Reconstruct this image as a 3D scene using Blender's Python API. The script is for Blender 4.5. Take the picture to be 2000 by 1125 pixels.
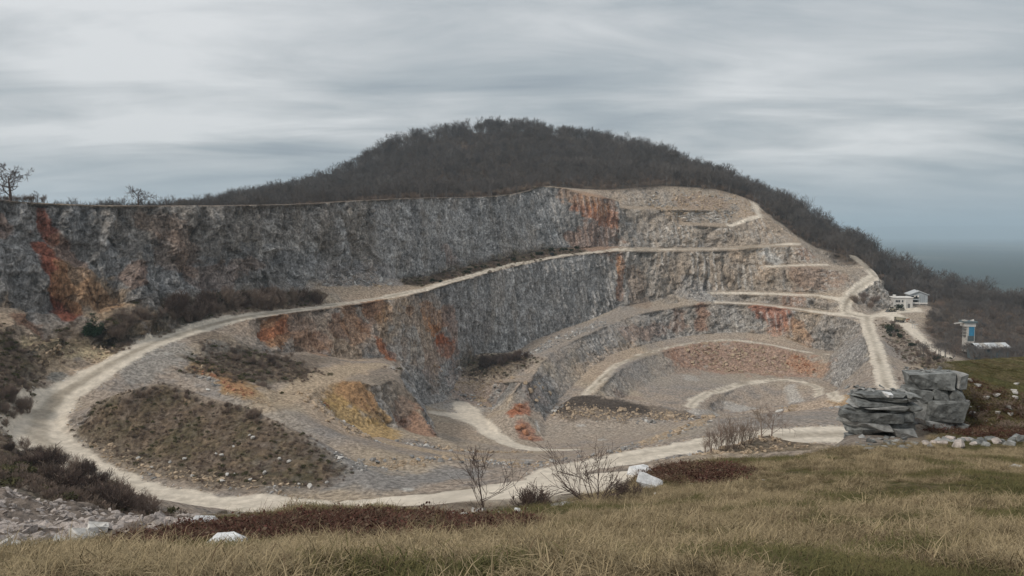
import bpy, bmesh, math, random
import numpy as np
from mathutils import Vector, geometry, bvhtree
scene = bpy.context.scene
for o in list(bpy.data.objects): bpy.data.objects.remove(o)
COL = scene.collection
rad = math.radians
# ---------------------------------------------------------------- camera (eye at the origin, 1.6 m above the turf)
F, HZ, CX, CY = 1511.0, 452.0, 1000.0, 562.5
PITCH = math.atan((CY - HZ) / F)
cam = bpy.data.cameras.new('camera'); co = bpy.data.objects.new('camera', cam); COL.objects.link(co)
cam.sensor_width = 36.0; cam.lens = 36.0 * F / 2000.0
cam.clip_start = 0.1; cam.clip_end = 60000
co.location = (0, 0, 0); co.rotation_euler = (math.pi / 2 - PITCH, 0, 0)
scene.camera = co
# ---------------------------------------------------------------- sky and sun: overcast
SUN_AZ, SUN_EL = rad(238), rad(42)           # compass style: 0 = +y, clockwise
w = bpy.data.worlds.new('World'); scene.world = w; w.use_nodes = True
nt = w.node_tree; nt.nodes.clear()
def N(t, typ, **kw):
    n = t.nodes.new(typ)
    for k, v in kw.items():
        if k.startswith('i_'):
            key = k[2:]; key = int(key) if key.isdigit() else key.replace('_', ' ')
            n.inputs[key].default_value = v
        else: setattr(n, k, v)
    return n
def LK(t, a, b): t.links.new(a, b)
def math_n(t, op, a, b=None, clamp=False):
    n = t.nodes.new('ShaderNodeMath'); n.operation = op; n.use_clamp = clamp
    for i, v in enumerate((a, b)):
        if v is None: continue
        if isinstance(v, (int, float)): n.inputs[i].default_value = v
        else: t.links.new(v, n.inputs[i])
    return n.outputs[0]
def ramp(t, fac, stops, interp='LINEAR'):
    n = t.nodes.new('ShaderNodeValToRGB'); n.color_ramp.interpolation = interp
    e = n.color_ramp.elements
    while len(e) < len(stops): e.new(0.5)
    for i, (p, c) in enumerate(stops):
        e[i].position = p; e[i].color = (c[0], c[1], c[2], 1) if len(c) == 3 else c
    t.links.new(fac, n.inputs[0]); return n.outputs[0]
def mixc(t, fac, a, b, mode='MIX'):
    n = t.nodes.new('ShaderNodeMix'); n.data_type = 'RGBA'; n.blend_type = mode
    for i, v in ((0, fac), (6, a), (7, b)):
        if isinstance(v, (int, float)): n.inputs[i].default_value = v
        elif isinstance(v, tuple): n.inputs[i].default_value = (v[0], v[1], v[2], 1)
        else: t.links.new(v, n.inputs[i])
    return n.outputs[2]
sky = N(nt, 'ShaderNodeTexSky', sky_type='NISHITA', sun_disc=False)
sky.sun_elevation = SUN_EL; sky.sun_rotation = SUN_AZ; sky.air_density = 1.5; sky.dust_density = 3.0
tc = N(nt, 'ShaderNodeTexCoord')
sep = N(nt, 'ShaderNodeSeparateXYZ'); LK(nt, tc.outputs['Generated'], sep.inputs[0])
zc = math_n(nt, 'ADD', math_n(nt, 'MAXIMUM', sep.outputs[2], 0.0), 0.11)
u = math_n(nt, 'DIVIDE', sep.outputs[0], zc); v = math_n(nt, 'DIVIDE', sep.outputs[1], zc)
cmb = N(nt, 'ShaderNodeCombineXYZ'); LK(nt, u, cmb.inputs[0]); LK(nt, v, cmb.inputs[1])
def cloud(scale, sx, sy, det, rough, off, dist=0.0, rot=0.0):
    mp = N(nt, 'ShaderNodeMapping'); LK(nt, cmb.outputs[0], mp.inputs[0])
    mp.inputs['Scale'].default_value = (sx, sy, 1); mp.inputs['Location'].default_value = off
    mp.inputs['Rotation'].default_value = (0, 0, rot)
    n = N(nt, 'ShaderNodeTexNoise'); n.inputs['Scale'].default_value = scale
    n.inputs['Detail'].default_value = det; n.inputs['Roughness'].default_value = rough
    n.inputs['Distortion'].default_value = dist
    LK(nt, mp.outputs[0], n.inputs['Vector']); return n.outputs[0]
CO1, CO2 = (-0.18, -2.02, 0), (6.06, 11.55, 0)
c1 = cloud(0.36, 1.0, 1.25, 4, 0.5, CO1, 0.3, 0.25)       # big banks
c2 = cloud(1.05, 0.7, 1.5, 9, 0.60, CO2, 0.5, -0.1)      # streaks
cs = math_n(nt, 'ADD', math_n(nt, 'MULTIPLY', c1, 0.60), math_n(nt, 'MULTIPLY', c2, 0.40))
ccol = ramp(nt, cs, [(0.38, (0.235, 0.268, 0.305)), (0.45, (0.32, 0.352, 0.378)), (0.51, (0.425, 0.445, 0.462)), (0.59, (0.58, 0.59, 0.60))])
hz_f = ramp(nt, sep.outputs[2], [(0.0, (1, 1, 1)), (0.10, (0, 0, 0))])
ccol = mixc(nt, math_n(nt, 'MULTIPLY', hz_f, 0.85), ccol, (0.31, 0.365, 0.405))
b1 = N(nt, 'ShaderNodeBackground'); LK(nt, sky.outputs[0], b1.inputs[0]); b1.inputs[1].default_value = 0.06
b2 = N(nt, 'ShaderNodeBackground'); LK(nt, ccol, b2.inputs[0]); b2.inputs[1].default_value = 1.0
mx = N(nt, 'ShaderNodeMixShader'); mx.inputs[0].default_value = 0.9
LK(nt, b1.outputs[0], mx.inputs[1]); LK(nt, b2.outputs[0], mx.inputs[2])
wo = N(nt, 'ShaderNodeOutputWorld'); LK(nt, mx.outputs[0], wo.inputs[0])
sl = bpy.data.lights.new('sun', 'SUN'); so = bpy.data.objects.new('sun', sl); COL.objects.link(so)
sl.energy = 1.5; sl.angle = rad(11); sl.color = (1.0, 0.93, 0.83)
sd = Vector((math.sin(SUN_AZ) * math.cos(SUN_EL), math.cos(SUN_AZ) * math.cos(SUN_EL), math.sin(SUN_EL)))
so.rotation_euler = sd.to_track_quat('Z', 'Y').to_euler(); so.location = sd * 300
vs = scene.view_settings
vs.view_transform = 'Standard'; vs.look = 'None'; vs.gamma = 1.0; vs.exposure = 0.45; vs.use_curve_mapping = False
scene.render.engine = 'CYCLES'; scene.cycles.volume_bounces = 2
# ---------------------------------------------------------------- helpers
random.seed(7); RNG = np.random.default_rng(11)
SP, CP = math.sin(PITCH), math.cos(PITCH)
def ray(px, py):
    a = (px - CX) / F; b = -(py - CY) / F
    return Vector((a, CP + b * SP, -SP + b * CP))      # x right, y forward, z up
def P(px, py, d):
    """image pixel px, py at an estimated depth d (metres ahead of the eye)"""
    r = ray(px, py); return r * (d / r.y)
def props(o, label=None, cat=None, group=None, kind=None):
    if label: o['label'] = label
    if cat: o['category'] = cat
    if group: o['group'] = group
    if kind: o['kind'] = kind
    return o
_perm = np.random.default_rng(5).permutation(4096).astype(np.int64)
_grad = np.random.default_rng(6).normal(size=(4096, 3)); _grad /= np.linalg.norm(_grad, axis=1)[:, None]
_p32 = _perm.astype(np.int32); _gx, _gy, _gz = (np.ascontiguousarray(_grad[:, q], dtype=np.float32) for q in range(3))
def gnoise(p):
    """gradient noise, p (n,3) -> about -1..1"""
    p = np.asarray(p, np.float32); fl = np.floor(p); i = fl.astype(np.int32) & 4095; f = p - fl; u = f * f * f * (f * (f * 6 - 15) + 10)
    fx, fy, fz = f[:, 0].copy(), f[:, 1].copy(), f[:, 2].copy(); iy, iz = i[:, 1].copy(), i[:, 2].copy(); vals = []
    for dx in (0, 1):
        kx = _p32[(i[:, 0] + dx) & 4095]
        for dy in (0, 1):
            ky = _p32[(kx + iy + dy) & 4095]
            for dz in (0, 1):
                k = _p32[(ky + iz + dz) & 4095]
                vals.append(_gx[k] * (fx - dx) + _gy[k] * (fy - dy) + _gz[k] * (fz - dz))
    ux, uy, uz = u[:, 0], u[:, 1], u[:, 2]
    z = [vals[2 * q] + (vals[2 * q + 1] - vals[2 * q]) * uz for q in range(4)]
    y0 = z[0] + (z[1] - z[0]) * uy; y1 = z[2] + (z[3] - z[2]) * uy
    return (y0 + (y1 - y0) * ux) * 1.6
def fbm(p, scale, octv=4, gain=0.5):
    q = np.asarray(p, float) / scale; out = 0; a = 1.0; t = 0
    for k in range(octv):
        out = out + a * gnoise(q + k * 17.3); t += a; a *= gain; q = q * 2.03
    return out / t * 1.3
def worley(p, scale):
    """cellular noise: returns F1, F2 distances and a cell id hash 0..1"""
    q = p / scale; i = np.floor(q).astype(np.int64); n = len(q)
    f1 = np.full(n, 9.0); f2 = np.full(n, 9.0); cid = np.zeros(n)
    for dx in (-1, 0, 1):
        for dy in (-1, 0, 1):
            for dz in (-1, 0, 1):
                k = _perm[(i[:, 0] + dx) & 4095]; k = _perm[(k + i[:, 1] + dy) & 4095]; k = _perm[(k + i[:, 2] + dz) & 4095]
                c = i + np.array([dx, dy, dz]) + 0.5 + _grad[k] * 0.45
                d = np.sqrt(((q - c) ** 2).sum(1))
                m = d < f1
                f2 = np.where(m, f1, np.minimum(f2, d)); cid = np.where(m, k / 4096.0, cid); f1 = np.where(m, d, f1)
    return f1, f2, cid
def sstep(a, b, x):
    t = np.clip((x - a) / (b - a), 0, 1); return t * t * (3 - 2 * t)
# ---------------------------------------------------------------- quarry terrain: break lines, mostly image pixels (x, y) with an estimated depth
LINES = []; 
def BL(*pts): LINES.append([P(*p) for p in pts])
def WL(*pts): LINES.append([Vector(p) for p in pts])
# turf bank the viewer stands on, its rim and the drop behind
WL((-70,-60,-2.5),(70,-60,-2.5)); WL((-30,-12,-1.7),(30,-12,-1.8)); WL((-7,0,-1.6),(0,0,-1.6),(7,0,-1.65))
BL((-300,1140,4.6),(300,1120,4.0),(1000,1125,3.7),(1700,1120,4.0),(2300,1100,4.8))
BL((0,1105,6.5),(500,1090,6.7),(1000,1060,7.5),(1500,1000,9.0),(2100,985,9.6))
BL((-250,1078,8.8),(0,1078,9.2),(150,1066,10),(300,1052,10.6),(420,1018,11.6),(600,993,12.4),(760,992,12.8),(830,1004,12.6),(900,1012,12.6),(1000,996,13.2),(1100,985,14),(1200,958,15.2),(1290,910,17.5),(1400,896,18.6),(1550,890,19.2),(1660,873,20.6),(1750,868,21.4),(1850,868,22),(2000,880,21.6),(2150,890,21))
# right knoll: foot, top
BL((1660,850,23.5),(1760,845,24.6),(1880,835,25.4),(2000,830,25.4),(2150,830,25))
BL((1790,735,26.2),(1850,728,26.8),(1900,745,26.8),(2000,770,26.8),(2150,780,26.4))
BL((1800,722,27.4),(1850,706,29.5),(1930,700,31),(2060,694,32),(2200,690,32))
BL((1780,760,30),(1840,712,36),(1930,704,42),(2060,700,46),(2200,700,46))
# hidden drop behind the rim
WL((-20,24,-10.5),(-8,27,-14),(2,28,-14.5),(10,30,-14.5),(17,34,-15),(22,40,-15),(30,60,-17),(48,75,-22))
# left scree slope
BL((-350,1040,15),(-150,1035,15),(0,1035,15.5),(100,1030,17),(220,1030,20),(330,1032,23))
BL((-350,960,40),(-150,975,38),(0,985,36),(120,980,40),(230,1000,42),(330,1022,44))
BL((-300,880,85),(-120,885,80),(0,900,76),(80,915,78),(180,955,78),(280,998,76),(400,1035,72))
# shrub mound on the right
BL((1300,905,60),(1380,884,72),(1440,868,77),(1500,850,80),(1545,862,79),(1575,888,75),(1700,930,66))
BL((1290,940,90),(1400,925,94),(1500,905,96),(1600,925,92),(1750,930,90))
# haul road, near (outer) edge all round the hairpin, then up along the left wall
BL((1900,868,145),(1800,864,146),(1660,864,146),(1550,871,143),(1400,881,139),(1250,905,131),(1100,940,122),(1000,960,117),(850,985,112),(700,1000,110),(500,1005,109.5),(330,998,112),(220,960,119),(120,915,127),(50,880,133),(25,848,140),(40,820,147),(80,780,158),(150,735,170),(220,700,180),(290,665,194),(350,647,203),(420,630,212),(480,617,221),(560,605,236),(650,594,253),(760,577,275),(830,563,290),(870,550,303),(930,534,323),(1000,516,348),(1100,497,377),(1205,485.5,400),(1300,485,409),(1420,483,417),(1500,478,421),(1560,473,424))
BL((1900,822,164),(1750,824,163),(1600,826,162),(1450,832,159),(1350,855,150),(1250,870,144),(1080,905,132),(900,945,122),(760,965,119),(560,975,117),(400,965,120),(260,935,127),(160,890,136),(118,860,142),(108,830,149),(130,785,159),(200,745,168),(260,705,180),(320,672,193),(400,645,207),(480,624,218),(560,611,232),(650,599,248),(760,582,269),(830,568,285),(870,555,297),(930,538,317),(1000,519,343),(1100,500,372),(1205,489,396),(1300,489,403),(1420,487,410),(1500,482,414),(1570,479,417))
# left cliff: foot and rim
BL((-400,600,150),(-200,600,160),(0,603,178),(120,612,188),(260,590,199),(360,560,213),(450,555,229),(540,548,245),(600,548,257),(700,530,279),(770,545,294),(850,540,314),(900,525,327),(1000,505,357),(1070,489,379),(1130,487,392),(1205,484,403.5))
BL((-400,350,158),(-150,378,178),(0,388,189),(70,395,196),(210,400,208),(420,400,234),(600,397,266),(700,390,289),(790,386,312),(860,384,332),(960,382,361),(1030,372,386),(1062,362,398),(1110,368,402),(1150,380,404),(1205,387,410))
BL((-400,352,185),(-150,382,200),(0,396,215),(210,404,240),(420,404,270),(700,396,330),(860,388,375),(960,386,398),(1020,374,415),(1062,363,420))
# bench under the left cliff
BL((-200,700,140),(0,700,158),(120,655,180)); BL((-250,780,128),(-100,770,135),(0,760,148),(50,760,155))
BL((0,655,166),(25,630,173),(50,648,174))
BL((62,712,171),(90,690,177),(150,671,183),(205,684,186)); BL((70,738,166),(125,728,171),(180,712,178))
BL((385,590,213),(425,580,221),(500,568,235),(600,574,252)); BL((640,560,262),(740,553,282),(820,552,302))
BL((200,640,186),(300,625,198))
# brown spoil mound inside the hairpin
BL((130,845,147),(180,795,150),(250,762,146),(320,747,150),(400,772,147),(500,802,142),(580,842,137),(660,885,133),(690,915,130))
BL((160,865,142),(260,880,138),(380,905,132),(520,930,126),(640,945,124))
BL((230,770,164),(330,760,174),(430,800,168),(560,850,156),(680,890,146))
# pit-side edge of the near plateau (rubble berm)
BL((330,682,192),(362,700,188),(420,740,180),(500,785,172),(560,807,168),(640,840,160),(720,874,152),(800,893,146),(840,902,142),(900,903,142),(1000,910,142),(1080,902,146),(1180,888,151),(1260,864,160),(1330,838,169),(1380,815,179),(1450,808,187),(1560,801,190),(1650,792,195),(1760,790,200),(1900,790,205))
BL((700,908,138),(840,925,134),(1000,930,133),(1150,905,142),(1280,872,153))
# terrace below it, second berm, pale pit floor
BL((600,800,176),(660,842,168),(740,863,176),(800,879,174),(870,890,174),(1000,903,177),(1080,894,184),(1180,878,194),(1280,865,200),(1400,860,205),(1560,850,212),(1650,830,225))
BL((745,852,186),(800,866,189),(850,873,193),(940,882,195),(1040,884,200),(1120,880,206),(1200,872,212),(1300,850,222))
BL((855,866,212),(900,874,213),(1000,882,213),(1060,878,219),(1150,868,227),(1250,850,238),(1350,818,254))
BL((845,835,238),(830,800,262),(850,790,273),(930,778,285),(962,795,276),(950,820,256),(965,852,236),(1010,875,221))
# rock nose between the two floors
BL((962,745,280),(990,745,272),(1015,742,266),(1038,745,268),(1048,725,285),(1065,700,300),(1100,675,318),(1150,652,338),(1200,630,358),(1250,613,372),(1320,600,384),(1390,592,384.5),(1480,596,384),(1560,606,378),(1640,617,370),(1678,626,362))
BL((985,800,256),(1010,795,250),(1030,810,247)); BL((1000,850,238),(1032,866,232),(1058,862,236),(1065,835,252),(1078,803,270),(1090,786,283),(1110,765,292),(1150,725,316),(1190,697,337),(1250,678,354),(1310,664,369),(1400,652,376),(1480,652,375),(1540,662,371),(1590,684,365),(1627,689,362))
# foot of the second wall
BL((870,716,289),(912,716,300),(930,695,311),(1000,690,326),(1050,665,340),(1100,645,354),(1150,628,367),(1200,606,381),(1260,600,388),(1310,594,391)); BL((1348,562,396),(1342,588,388.5))
BL((1207,600,384),(1270,592,393),(1330,572,396),(1385,570,397),(1440,569,397.5),(1500,570,396.5),(1600,573,391))
BL((1392,577,393),(1440,575,393.5),(1500,576,392),(1600,580,385.5)); BL((1400,588,389),(1480,592,390),(1560,601,385),(1615,608,379))
# orange wall under the haul road, path and spur block
BL((345,672,194),(430,662,203),(480,680,206),(540,690,217),(600,690,230),(690,704,243),(760,700,257),(790,712,263),(820,735,273),(870,716,289))
BL((400,700,194),(460,730,188),(520,760,182)); BL((470,700,202),(510,735,196),(545,768,188))
BL((540,787,179),(600,752,196),(680,722,219),(745,709,238)); BL((565,790,178),(605,765,190),(640,750,199),(690,743,203),(735,752,207),(770,740,219),(787,724,233),(770,708,245))
BL((606,766,189),(655,812,181),(740,862,177)); BL((650,806,188.5),(690,832,190),(735,836,194),(775,838,200)); BL((690,852,185),(760,862,187),(842,860,195)); BL((772,742,218),(800,760,219),(820,795,213),(842,848,204)); BL((745,775,207),(785,794,210),(812,806,210)); BL((790,838,206),(842,857,200.5))
BL((795,720,258),(808,765,262),(826,792,266)); BL((848,838,236),(852,862,214))
BL((890,745,291),(880,775,281))
# pile in front of the ramp
BL((1080,820,258),(1140,832,251),(1200,838,248),(1300,830,250),(1360,816,257)); BL((1098,788,266),(1130,771,271),(1200,773,271),(1250,782,270),(1335,800,265))
BL((1110,800,277),(1200,805,280),(1300,808,278))
# ramp road round the deep pit
BL((1130,772,287),(1158,745,302),(1193,712,327),(1245,690,348),(1298,675,362),(1370,663,370),(1430,660,372),(1500,669,368),(1560,681,362),(1627,690,357))
BL((1156,775,281),(1180,750,294),(1215,717,318),(1260,697,338),(1305,684,352),(1370,671,360),(1430,668,362),(1500,677,358),(1560,689,352),(1622,697,348))
BL((1195,790,286),(1225,775,301),(1258,752,318),(1300,735,336),(1340,727,345),(1430,727,349),(1520,732,346),(1585,738,338),(1610,747,331),(1645,766,312),(1672,786,297))
BL((1240,800,284),(1330,803,281)); BL((1338,797,285),(1343,785,294),(1370,766,311),(1448,745,330),(1510,738,338),(1562,740,336),(1602,753,322),(1642,776,302))
BL((1360,800,284),(1368,786,296),(1392,772,309),(1455,752,326),(1510,745,333),(1556,747,330),(1592,760,318),(1630,785,299))
BL((1374,803,285),(1392,786,301),(1424,769,317),(1470,760,323),(1530,756,327),(1578,768,315),(1605,788,303)); BL((1402,806,298),(1432,792,311),(1480,783,316),(1535,786,314),(1560,800,306)); BL((1410,835,280),(1550,825,287))
# spur with the access road, right slope, right road
BL((1680,628,361),(1696,680,305),(1714,757,240),(1735,800,212)); BL((1706,628,361),(1726,680,305),(1750,757,240),(1775,800,212))
BL((1735,650,335),(1762,692,310),(1802,742,262),(1830,790,225)); BL((1718,621,365),(1757,637,343),(1792,670,314),(1842,700,287),(1920,735,262)); BL((1745,611,373),(1778,626,357),(1817,666,321),(1858,694,297),(1940,725,272))
BL((1690,618,372),(1740,606,384),(1800,600,386),(1830,610,378)); BL((1635,612,374),(1645,586,381),(1662,564,389),(1684,552,396),(1703,541,402),(1684,520,412),(1660,502,424)); BL((1657,612,374),(1666,586,382),(1680,566,390),(1702,551,396),(1716,540,403),(1700,521,414),(1676,500,426)); BL((1740,588,402),(1800,588,402))
# upper amphitheatre benches and the edge of the wood
BL((1205,402,421),(1300,406,432),(1400,406,442),(1465,414,446)); BL((1205,406,416),(1300,410,427),(1395,411,437)); BL((1330,433,426),(1420,437,432),(1485,421,440)); BL((1335,439,421),(1425,443,427))
BL((1490,519,404),(1560,515,407),(1625,515,408)); BL((1490,524,400.5),(1560,521,402),(1640,527,402))
BL((1062,362,398),(1110,367,416),(1200,371,432),(1300,364,452),(1400,371,462),(1450,384,462),(1476,396,458),(1482,412,452),(1522,436,445),(1562,466,436),(1602,490,430),(1645,528,418))
# hill: foot behind the left cliff, flank, ridge, back
BL((-400,430,380),(0,440,400),(420,438,410),(700,416,425),(900,396,436),(1062,360,440))
BL((300,440,560),(420,411,600),(560,384,620),(700,330,640),(760,298,642),(840,273,645),(1000,257,645),(1100,268,635),(1200,291,615),(1300,317,590),(1400,352,560),(1500,398,520),(1600,452,490),(1690,498,470),(1800,556,452),(1900,585,428),(2000,607,400),(2150,640,360))
BL((700,365,540),(900,318,545),(1050,308,545),(1200,325,530),(1330,345,510))
BL((1750,570,420),(1830,592,410),(1900,620,370),(2000,650,345),(2150,680,320)); BL((1870,690,308),(1960,700,305),(2080,715,300)); BL((1860,720,262),(2000,740,250),(2150,760,240))
WL((-300,760,-90),(-60,850,-100),(100,830,-100),(260,720,-120),(330,600,-130),(380,480,-130),(400,330,-120),(380,180,-110),(260,60,-60))
WL((-520,560,-20),(-500,300,0),(-420,120,0),(-260,-40,-8))
WL((-700,1000,-170),(200,1100,-170),(600,800,-170),(700,300,-170),(600,-150,-170),(0,-250,-120),(-600,-200,-120),(-800,300,-120),(-700,1000,-170))
def catmull(l, n=4):
    if len(l) < 4: return l
    q = [l[0] * 2 - l[1]] + l + [l[-1] * 2 - l[-2]]; out = []
    for i in range(1, len(q) - 2):
        a, b, c, d = q[i-1], q[i], q[i+1], q[i+2]
        L = (c - b).length; m = n if L > 4 else 1
        ta = (c - a) * (L / max((c - b).length + (b - a).length, 1e-6)); tb = (d - b) * (L / max((d - c).length + (c - b).length, 1e-6))
        for k in range(m):
            t = k / m; out.append((2*t**3-3*t**2+1)*b + (t**3-2*t**2+t)*ta + (-2*t**3+3*t**2)*c + (t**3-t**2)*tb)
    return out + [l[-1]]
LINES = [catmull(l) for l in LINES]
verts2, edges2, zin = [], [], []
for ln in LINES:
    b = len(verts2)
    for p in ln: verts2.append((p.x, p.y)); zin.append(p.z)
    edges2 += [(b + i, b + i + 1) for i in range(len(ln) - 1)]
r = geometry.delaunay_2d_cdt([Vector(v) for v in verts2], edges2, [], 0, 0.02)
V2, F0, OV = r[0], r[2], r[3]
zin = np.array(zin); vin = np.array(verts2)
V = np.zeros((len(V2), 3)); nbad = 0
for i, v in enumerate(V2):
    V[i, :2] = v
    if OV[i]: V[i, 2] = zin[OV[i][0]]
    else:
        nbad += 1; best = []
        for a, b in edges2:                          # crossing of two break lines: height along the nearest one
            pa, pb = vin[a], vin[b]; ab = pb - pa; L2 = ab @ ab
            if L2 == 0: continue
            t = min(max(((V[i, :2] - pa) @ ab) / L2, 0), 1); dd = np.linalg.norm(pa + ab * t - V[i, :2])
            if dd < 0.05: best.append(zin[a] * (1 - t) + zin[b] * t)
        V[i, 2] = np.mean(best) if best else -40
        if globals().get('DEBUG'):
            dd = V[i]; print('CROSS', CX + F * dd[0] / dd[1], [round(float(x), 1) for x in dd], [round(float(x),1) for x in best])
Tr = np.array([list(f) for f in F0], dtype=np.int64)
CE = np.sort(np.array([list(e) for e, oe in zip(r[1], r[4]) if oe], dtype=np.int64), 1); CK = CE[:, 0] * (1 << 32) + CE[:, 1]; CV = np.zeros(len(V), bool); CV[CE.ravel()] = True
def refine(V, Tr, target, track=False, maxit=16):
    global CK, CV
    for it in range(maxit):
        E = np.stack([Tr[:, [0, 1]], Tr[:, [1, 2]], Tr[:, [2, 0]]], 1).reshape(-1, 2)
        Es = np.sort(E, 1); key = Es[:, 0] * (1 << 32) + Es[:, 1]
        uq, inv = np.unique(key, return_inverse=True)
        a = (uq >> 32).astype(np.int64); b = (uq & 0xffffffff).astype(np.int64)
        mid = (V[a] + V[b]) / 2; L = np.linalg.norm(V[a] - V[b], axis=1)
        mk = L > target(mid, V[a] - V[b], L)
        if not mk.any(): break
        nid = np.full(len(uq), -1, np.int64); nid[mk] = len(V) + np.arange(mk.sum())
        V = np.vstack([V, mid[mk]])
        if track:
            isc = np.isin(uq, CK); CV = np.concatenate([CV, isc[mk]]); sp = mk & isc
            n1 = np.stack([a[sp], nid[sp]], 1); n2 = np.stack([b[sp], nid[sp]], 1)
            CK = np.concatenate([uq[isc & ~mk]] + [q.min(1) * (1 << 32) + q.max(1) for q in (n1, n2)])
        m = nid[inv].reshape(-1, 3); cnt = (m >= 0).sum(1); out = [Tr[cnt == 0]]
        for k in range(3):                              # one edge split
            s = (cnt == 1) & (m[:, k] >= 0); t = np.roll(Tr[s], -k, 1); q = m[s, k]
            out += [np.stack([t[:, 0], q, t[:, 2]], 1), np.stack([q, t[:, 1], t[:, 2]], 1)]
        for k in range(3):                              # two edges split, edge k is whole
            s = (cnt == 2) & (m[:, k] < 0); t = np.roll(Tr[s], -k, 1); mm = np.roll(m[s], -k, 1)
            q1, q2 = mm[:, 1], mm[:, 2]
            out += [np.stack([q2, q1, t[:, 2]], 1), np.stack([t[:, 0], t[:, 1], q1], 1), np.stack([t[:, 0], q1, q2], 1)]
        s = cnt == 3; t = Tr[s]; q = m[s]
        out += [np.stack([t[:, 0], q[:, 0], q[:, 2]], 1), np.stack([q[:, 0], t[:, 1], q[:, 1]], 1), np.stack([q[:, 2], q[:, 1], t[:, 2]], 1), q]
        Tr = np.vstack(out)
    return V, Tr
def laplace(V, Tr, lam, it, fixed):
    E = np.vstack([Tr[:, [0, 1]], Tr[:, [1, 2]], Tr[:, [2, 0]]]); n = len(V)
    E = np.vstack([E, E[:, ::-1]])
    deg = np.bincount(E[:, 0], minlength=n)[:, None]
    for _ in range(it):
        s = np.stack([np.bincount(E[:, 0], V[E[:, 1], k], minlength=n) for k in range(3)], 1)
        d = s / np.maximum(deg, 1) - V; d *= lam * (1 - fixed)[:, None]; V = V + d
    return V
def infr(mid, mar=1.1):
    d = np.maximum(mid[:, 1], 0.5); return (np.abs(mid[:, 0]) / d < mar * 0.662) & (mid[:, 1] > 1.5)
def tgt_coarse(mid, e, L):
    d = np.linalg.norm(mid, axis=1); t = np.clip(d * 0.02, 0.4, 12); return np.where(infr(mid), t, np.maximum(t * 3, 2.0))
def tgt_fine(mid, e, L):
    d = np.linalg.norm(mid, axis=1); steep = np.abs(e[:, 2]) / np.maximum(L, 1e-6)
    k = 0.0072 - 0.0050 * sstep(0.2, 0.6, steep); t = np.clip(d * k, 0.05, 3.0)
    t = np.where(d > 470, 7.0, t)                                   # wooded hill
    t = np.where((d < 108) & (mid[:, 1] > 19) & (mid[:, 2] < -7) & (mid[:, 0] > -0.40 * mid[:, 1]) & ~((mid[:, 0] > 0.17 * mid[:, 1]) & (mid[:, 1] > 50) & (mid[:, 1] < 84)), 2.5, t)
    t = np.where((mid[:, 1] > 30) & (mid[:, 1] < 50) & (mid[:, 0] > 0), 2.0, t)
    return np.where(infr(mid), t, np.maximum(t * 8, 1.5))
nfix = len(V)
V, Tr = refine(V, Tr, tgt_coarse, True)
fx = np.where(CV, 0.82, 0.0)
V = laplace(V, Tr, 0.5, 3, fx)
Vc, Tc = V.copy(), Tr.copy()
V, Tr = refine(V, Tr, tgt_fine)
print('TERRAIN', len(V), len(Tr), 'crossings', nbad)
def vnormals(V, Tr):
    a, b, c = V[Tr[:, 0]], V[Tr[:, 1]], V[Tr[:, 2]]; fn = np.cross(b - a, c - a); n = np.zeros_like(V)
    for k in range(3):
        for j in range(3): n[:, j] += np.bincount(Tr[:, k], fn[:, j], minlength=len(V))
    return n / np.maximum(np.linalg.norm(n, axis=1), 1e-9)[:, None]
VN = vnormals(V, Tr)
if VN[:, 2].mean() < 0: Tr = Tr[:, ::-1].copy(); VN = -VN
V0 = V.copy()
BVH = bvhtree.BVHTree.FromPolygons([tuple(v) for v in Vc.tolist()], Tc.tolist())
# ---------------------------------------------------------------- surface: what the ground is made of, in world space
EYE = Vector((0, 0, 0))
def hit(px, py):
    """the ground point under an image pixel"""
    h = BVH.ray_cast(EYE, ray(px, py).normalized()); return h[0]
def hits(pts): return [h for h in (hit(*p[:2]) for p in pts) if h is not None]
nV = len(V); XY = V[:, :2]; YO = np.argsort(V[:, 1]); YV = V[YO, 1]; VS = V[YO]
def in_box(lo, hi, dim=3):
    a, b = np.searchsorted(YV, (lo[1], hi[1])); q = VS[a:b]; m = (q[:, 0] >= lo[0]) & (q[:, 0] <= hi[0])
    if dim == 3: m &= (q[:, 2] >= lo[2]) & (q[:, 2] <= hi[2])
    return YO[a:b][m]
WARP = fbm(V, 7.0, 3); WARP2 = fbm(V + 40, 2.2, 2)
def seg_dist(Q, a, b):
    ab = b - a; t = np.clip(((Q - a) @ ab) / max(ab @ ab, 1e-9), 0, 1); return np.linalg.norm(Q - a - t[:, None] * ab, axis=1), t
def stroke(pts, r, soft=0.45, warp=0.35, dim=3):
    """mask of a band along ground points; each point (px, py[, radius m]); r in metres"""
    out = np.zeros(nV)
    H = [(hit(p[0], p[1]), p[2] if len(p) > 2 else r) for p in pts]; H = [(np.array(h), q) for h, q in H if h is not None]
    if len(H) == 1: H = H * 2
    for (a, ra), (b, rb) in zip(H[:-1], H[1:]):
        R = max(ra, rb) * 1.6 + 1
        lo = np.minimum(a, b) - R; hi = np.maximum(a, b) + R
        k = in_box(lo, hi, dim)
        if len(k) == 0: continue
        d, t = seg_dist(V[k, :dim], a[:dim], b[:dim]); rr = ra * (1 - t) + rb * t
        x = d / rr + warp * WARP[k] + warp * 0.6 * WARP2[k]
        out[k] = np.maximum(out[k], 1 - sstep(1 - soft, 1 + soft, x))
    return out
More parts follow.
